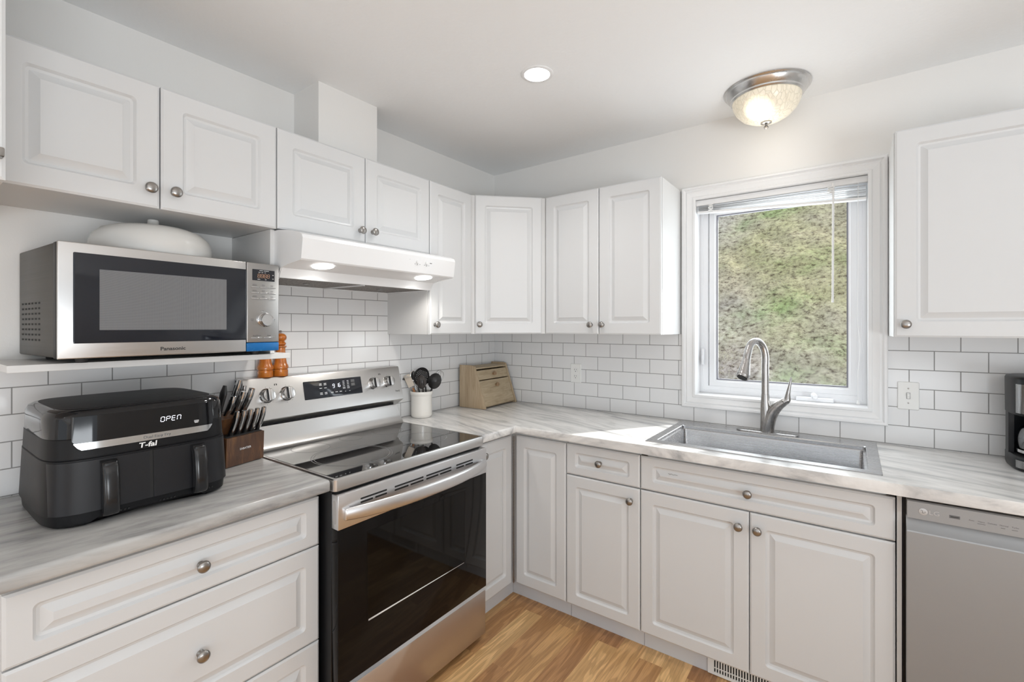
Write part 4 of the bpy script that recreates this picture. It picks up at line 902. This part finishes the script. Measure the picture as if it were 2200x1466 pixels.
# ---------------------------------------------------------------- dishwasher
t = thing('dishwasher', (2.45, -.3, 0), 'stainless steel dishwasher right of the sink cabinet', 'dishwasher')
bm = NB(); box(bm, 2.1415, 2.757, -.585, -.02, .1, .876); box(bm, 2.1415, 2.757, -.50, -.02, 0, .1); link('tub', bm, M['black'], t)
DXa, DXb = 2.150, 2.750; m = FB(-.625)
bm = NB(); prism(bm, [(.0, .8125), (.0, .865), (-.004, .8685), (-.038, .8685), (-.038, .8125)], DXa, DXb, Matrix(((0, 0, 1, 0), (-1, 0, 0, -.625), (0, 1, 0, 0), (0, 0, 0, 1)))); cp = link('control_panel', bm, M['dwsteel'], t, 30)
bm = NB(); pr = [(-.035, .8115), (-.026, .8115), (-.020, .795), (-.010, .780), (-.0015, .772), (0, .768), (0, .762), (0, .12), (-.035, .12)]
prism(bm, pr, DXa-.001, DXb, Matrix(((0, 0, 1, 0), (-1, 0, 0, -.625), (0, 1, 0, 0), (0, 0, 0, 1)))); link('door', bm, M['dwsteel'], t, 20)
bm = NB(); lathe(bm, [(.0105, -.0005), (.0105, .0012), (.0092, .0016), (.0003, .0016)], 32, m @ T(2.188, .838, 0)); lg = link('emblem', bm, M['badge'], cp)
marks('emblem_face', [(2.1862, .8385, .0012, .0085), (2.1885, .8345, .0048, .0012), (2.1835, .842, .002, .002), (2.1925, .838, .0035, .0012)], m @ T(0, 0, .0016), M['inkgrey'], lg)
text('brand_lettering', 'LG', .0185, m @ T(2.214, .838, .0002), M['badge'], cp, .0008, xs=1.15)
bm = NB(); box(bm, 2.248, 2.272, .8335, .8425, 0, .0006, m=m); k = link('power_button', bm, M['inkgrey'], cp)
marks('power_print', [(2.260, .838, .018, .0022)], m @ T(0, 0, .0006), M['ink'], k)
for x, s_ in ((2.297, 'Auto'), (2.318, 'Heavy'), (2.341, 'Delicate'), (2.365, 'Normal'), (2.388, 'Turbo')): text('cycle_print', s_, .0058, m @ T(x, .8375, .0001), M['inkgrey'], cp, .0002)
marks('cycle_marks', [(2.318, .831, .017, .0012), (2.363, .830, .009, .0012), (2.387, .8295, .012, .0012)], m @ T(0, 0, 0), M['inkgrey'], cp)
t = thing('base_cabinet', (3.2, -.3, 0), 'white base cabinet to the right of the dishwasher', 'cabinet')
bm = NB(); carcass(bm, 2.765, 3.60, .09, .878, .0095, FX-.021, FB(0)); link('body', bm, M['cabbox'], t); kick(t, FB(0), 2.765, 3.60, .532)
front('door', FB(-FX), 2.765, 3.18, .09, .857, t, (3.15, .80)); front('door', FB(-FX), 3.182, 3.598, .09, .857, t, (3.21, .80))

# ---------------------------------------------------------------- coffee maker
t = thing('coffee_maker', (2.57, -.15, CZ), 'black and steel drip coffee maker at the right edge of the counter', 'coffee maker')
KX, KY = 2.572, -.148
def cring(z, a, b, n=3.2, seg=56, dy=0):
    P = []
    for i in range(seg):
        th = 2*PI*i/seg; c_, s_ = math.cos(th), math.sin(th); P.append((KX+a*math.copysign(abs(c_)**(2/n), c_), KY+dy+b*math.copysign(abs(s_)**(2/n), s_), z))
    return P
bm = NB(); skin(bm, [cring(CZ, .100, .112), cring(CZ+.004, .108, .120), cring(CZ+.012, .110, .122), cring(CZ+.045, .110, .122), cring(CZ+.050, .106, .118)]); link('base', bm, M['black'], t, 50)
bm = NB(); O_ = [p for i, p in enumerate(cring(0, .1085, .1205)) if math.sin(2*PI*i/56) > -.02]; N_ = [p for i, p in enumerate(cring(0, .094, .106)) if math.sin(2*PI*i/56) > -.02]
h_ = len(O_)//2; st_ = [i for i in range(56) if math.sin(2*PI*i/56) > -.02]; cut = next((k+1 for k in range(len(st_)-1) if st_[k+1]-st_[k] > 1), 0); O_ = O_[cut:]+O_[:cut]; N_ = N_[cut:]+N_[:cut]
prism(bm, [(p[0], p[1]) for p in O_]+[(p[0], p[1]) for p in reversed(N_)], CZ+.048, CZ+.192); box(bm, KX-.095, KX+.095, -.070, -.045, CZ+.05, CZ+.19); link('column', bm, M['black'], t, 40)
bm = NB(); skin(bm, [cring(CZ+.19, .106, .118), cring(CZ+.193, .110, .122), cring(CZ+.315, .111, .123), cring(CZ+.322, .108, .120), cring(CZ+.326, .096, .106)]); hd = link('head', bm, M['black'], t, 50)
def band(z0, z1, e):
    bm = NB(); P0 = cring(z0, .1105+e, .1225+e); P1 = cring(z1, .111+e, .123+e); idx = [i for i in range(56) if math.sin(2*PI*i/56) < -.35]
    V0 = [bm.verts.new(P0[i]) for i in idx]; V1 = [bm.verts.new(P1[i]) for i in idx]
    for i in range(len(idx)-1): bm.faces.new((V0[i], V0[i+1], V1[i+1], V1[i]))
    bmesh.ops.solidify(bm, geom=bm.faces[:], thickness=.0012); return bm
link('steel_band', band(CZ+.20, CZ+.300, .001), M['chrome'], hd, 60); link('steel_band', band(CZ+.012, CZ+.038, .001), M['chrome'], t, 60)
bm = NB(); cpf = [(p.x, p.y) for p in smoothpath([(.058, 0, 0), (.068, .005, 0), (.075, .03, 0), (.076, .06, 0), (.068, .09, 0), (.050, .106, 0)], 6)]; lathe(bm, cpf+[(max(r-.002, .001), z+.0005) for r, z in reversed(cpf)]+[(.0003, .002)], 64, T(KX-.016, KY-.030, CZ+.053)); cf = link('carafe', bm, M['carafe'], t, 60)
bm = NB(); lathe(bm, [(.052, 0), (.054, .004), (.050, .018), (.0003, .020)], 32, T(KX-.016, KY-.030, CZ+.158)); link('carafe_lid', bm, M['black'], cf)
bm = NB(); lathe(bm, [(.0775, 0), (.0775, .010)], 40, T(KX-.016, KY-.030, CZ+.060), False, False); link('carafe_band', bm, M['chrome'], cf)

# ---------------------------------------------------------------- blind
t = thing('window_blind', (1.70, .03, 2.0), 'white slatted blind pulled up to the top of the window', 'blind')
bx0, bx1 = 1.344, 2.064
bm = NB(); box(bm, bx0, bx1, .008, .042, 2.050, 2.078, .002, 2); link('headrail', bm, M['trimw'], t)
for k in range(6):
    f_ = (k+1)/7; zl = 2.047-.024*f_; zr = 2.047-.066*f_; yo = .003*math.sin(k*2.1)
    rings = []
    for x, z in ((bx0+.006, zl), (bx0*.5+bx1*.5, (zl+zr)/2+.002), (bx1-.006, zr)):
        pts = [(.012+yo+.026*i/4, z+.0016*math.sin(PI*i/4)+ (.0 if k < 7 else -.006*(1-i/4)*(x > 1.5))) for i in range(5)]
        rings.append([(x, y, q) for y, q in pts]+[(x, y, q-.0006) for y, q in reversed(pts)])
    bm = NB(); skin(bm, rings); link('slat', bm, M['trimw'], t, smooth=False)
bm = NB(); skin(bm, [[(x, y, z+q) for y, q in ((.010, 0), (.040, 0), (.040, -.010), (.010, -.010))] for x, z in ((bx0+.005, 2.022), (bx1-.005, 1.984))]); link('bottom_rail', bm, M['trimw'], t)
bm = NB(); tube(bm, [(1.940, .002, 2.050), (1.939, -.001, 1.80), (1.938, -.003, 1.525)], .0042, 8); lathe(bm, [(.006, 0), (.006, .02)], 8, T(1.94, .003, 2.045)); link('tilt_wand', bm, M['cord'], t)
for x0, ang in ((1.418, .0), (1.930, .5)):
    bm = NB()
    P = [(x0+.012*math.sin(i*1.9+ang), -.001+.004*math.cos(i*2.3), 2.050-.035*i/14+.006*math.sin(i*3.1)) for i in range(15)]
    tube(bm, smoothpath(P, 3), .0024, 6); link('ladder_cord', bm, M['cord'], t)
bm = NB(); tube(bm, smoothpath([(2.030, .004, 2.05), (2.031, .003, 1.75), (2.028, .006, 1.45), (2.037, .004, 1.33), (2.029, .006, 1.2), (2.030, .010, 1.085)], 6), .0010, 6); lathe(bm, [(.002, .016), (.005, .004), (.005, 0)], 10, T(2.030, .010, 1.0745)); link('pull_cord', bm, M['cord'], t)

# ---------------------------------------------------------------- ceiling lights
def can(x, y, label, group=None, e=1.5):
    z = ceil_z(x, y); t = thing('recessed_light', (x, y, z-.004), label, 'ceiling light', group)
    bm = NB(); lathe(bm, [(.066, .006), (.066, .001), (.062, -.001), (.053, -.0005), (.053, .006)], 40, T(x, y, z-.004), False, False); link('trim_ring', bm, M['trimw'], t)
    bm = NB(); lathe(bm, [(.0525, .0005), (.0525, .003)], 40, T(x, y, z-.004)); link('lens', bm, M['led'], t)
    lamp('recessed_light_beam', 'SPOT', (x, y, z-.02), e, (1, .985, .965), (0, 0, 0), .05, None, math.radians(140), .8)
can(.956, -.933, 'small round recessed ceiling light, lit, above the stove corner', e=16)
can(2.75, -2.3, 'added unseen recessed ceiling light behind the camera, nearer the window wall')  # this and the next two are unseen lights added to brighten the room
can(.956, -3.6, 'added unseen recessed ceiling light at the rear of the room, on the stove side')
can(2.75, -4.2, 'added unseen recessed ceiling light at the rear of the room, on the far side')
lx, ly = 1.700, -.214; lz = ceil_z(lx, ly)
t = thing('flush_mount_light', (lx, ly, lz-.16), 'brushed nickel flush ceiling light with a cut glass bowl above the window', 'ceiling light')
bm = NB(); lathe(bm, [(.150, 0), (.170, -.001), (.172, -.006), (.168, -.011), (.163, -.014), (.158, -.024), (.150, -.034), (.146, -.038), (.145, -.044), (.140, -.049), (.134, -.050), (.134, -.02)], 72, T(lx, ly, lz)); link('pan', bm, M['pan'], t, 30)
bm = NB(); lathe(bm, [(.136, -.046), (.137, -.052), (.134, -.068), (.122, -.094), (.098, -.120), (.066, -.138), (.030, -.148), (.004, -.150)], 72, T(lx, ly, lz), False, True); bw = link('glass_bowl', bm, M['dome'], t, 80)
bm = NB(); lathe(bm, [(.004, .008), (.021, .004), (.022, 0), (.012, -.004), (.005, -.006), (.004, -.010), (.008, -.013), (.0095, -.018), (.007, -.023), (.0003, -.026)], 28, T(lx, ly, lz-.153)); link('finial', bm, M['nickel'], t, 40)
lamp('flush_mount_bulb', 'POINT', (lx, ly-.0, lz-.225), .55, (1, .93, .82), size=.09)

# ---------------------------------------------------------------- outside
bm = NB(); NX, NY = 150, 170; V = []
from mathutils import noise as mn
def hz(x, y): return .42+(y-1.0)*.82+.05*mn.noise((x*1.3, y*1.3, 0))+.030*mn.noise((x*5, y*5, 3))+.016*mn.noise((x*14, y*14, 7))
for j in range(NY+1):
    y = 1.0+14*(j/NY)**1.5; V.append([bm.verts.new((-9+16*i/NX if j > 999 else (-1.5-(y-1)*.85)+(i/NX)*(5.5+(y-1)*1.25), y, 0)) for i in range(NX+1)])
for r in V:
    for v in r: v.co.z = hz(v.co.x, v.co.y)
for j in range(NY):
    for i in range(NX): bm.faces.new((V[j][i], V[j][i+1], V[j+1][i+1], V[j+1][i]))
hill = link('grassy_slope', bm, M['hill'], label='patchy winter grass slope rising outside the window', cat='hillside', kind='stuff', origin=(1.7, 1.0, .42))
bm = NB()
for q in range(26000):
    y = 1.05+8.5*rnd.random()**1.3; x = (.9-(y-1)*.62)+rnd.random()*(1.9+(y-1)*.95)
    g = mn.noise((x*1.6, y*1.6, 11)); 
    if g < -.05 and rnd.random() < .65: continue
    z = hz(x, y)-.004; h = rnd.uniform(.008, .024)*(1+max(0, g)); a = rnd.random()*PI; w = rnd.uniform(.002, .005); l = rnd.uniform(-.03, .03), rnd.uniform(-.03, .02)
    v = [bm.verts.new(p) for p in ((x-w*math.cos(a), y-w*math.sin(a), z), (x+w*math.cos(a), y+w*math.sin(a), z), (x+l[0], y+l[1], z+h))]; bm.faces.new(v)
link('grass_blades', bm, M['blade'], label='loose dry and green grass blades covering the slope outside', cat='grass', kind='stuff', smooth=False, origin=(1.7, 1.0, .42))
bm = NB()
def blob(cx, cy, cz, r):
    q = bmesh.ops.create_icosphere(bm, subdivisions=4, radius=r)
    for v in q['verts']:
        n_ = v.co.normalized(); k_ = 1+.35*mn.noise(n_*3+Vector((cx, cy, 0)))+.18*mn.noise(n_*9); v.co = Vector((cx, cy, cz))+Vector((v.co.x*1.3, v.co.y, v.co.z*.8))*k_
blob(-.9, 6.0, hz(-.9, 6.0)+.10, .42); link('dark_shrub', bm, M['bush'], label='dark shrub at the top left of the slope seen through the window', cat='shrub')
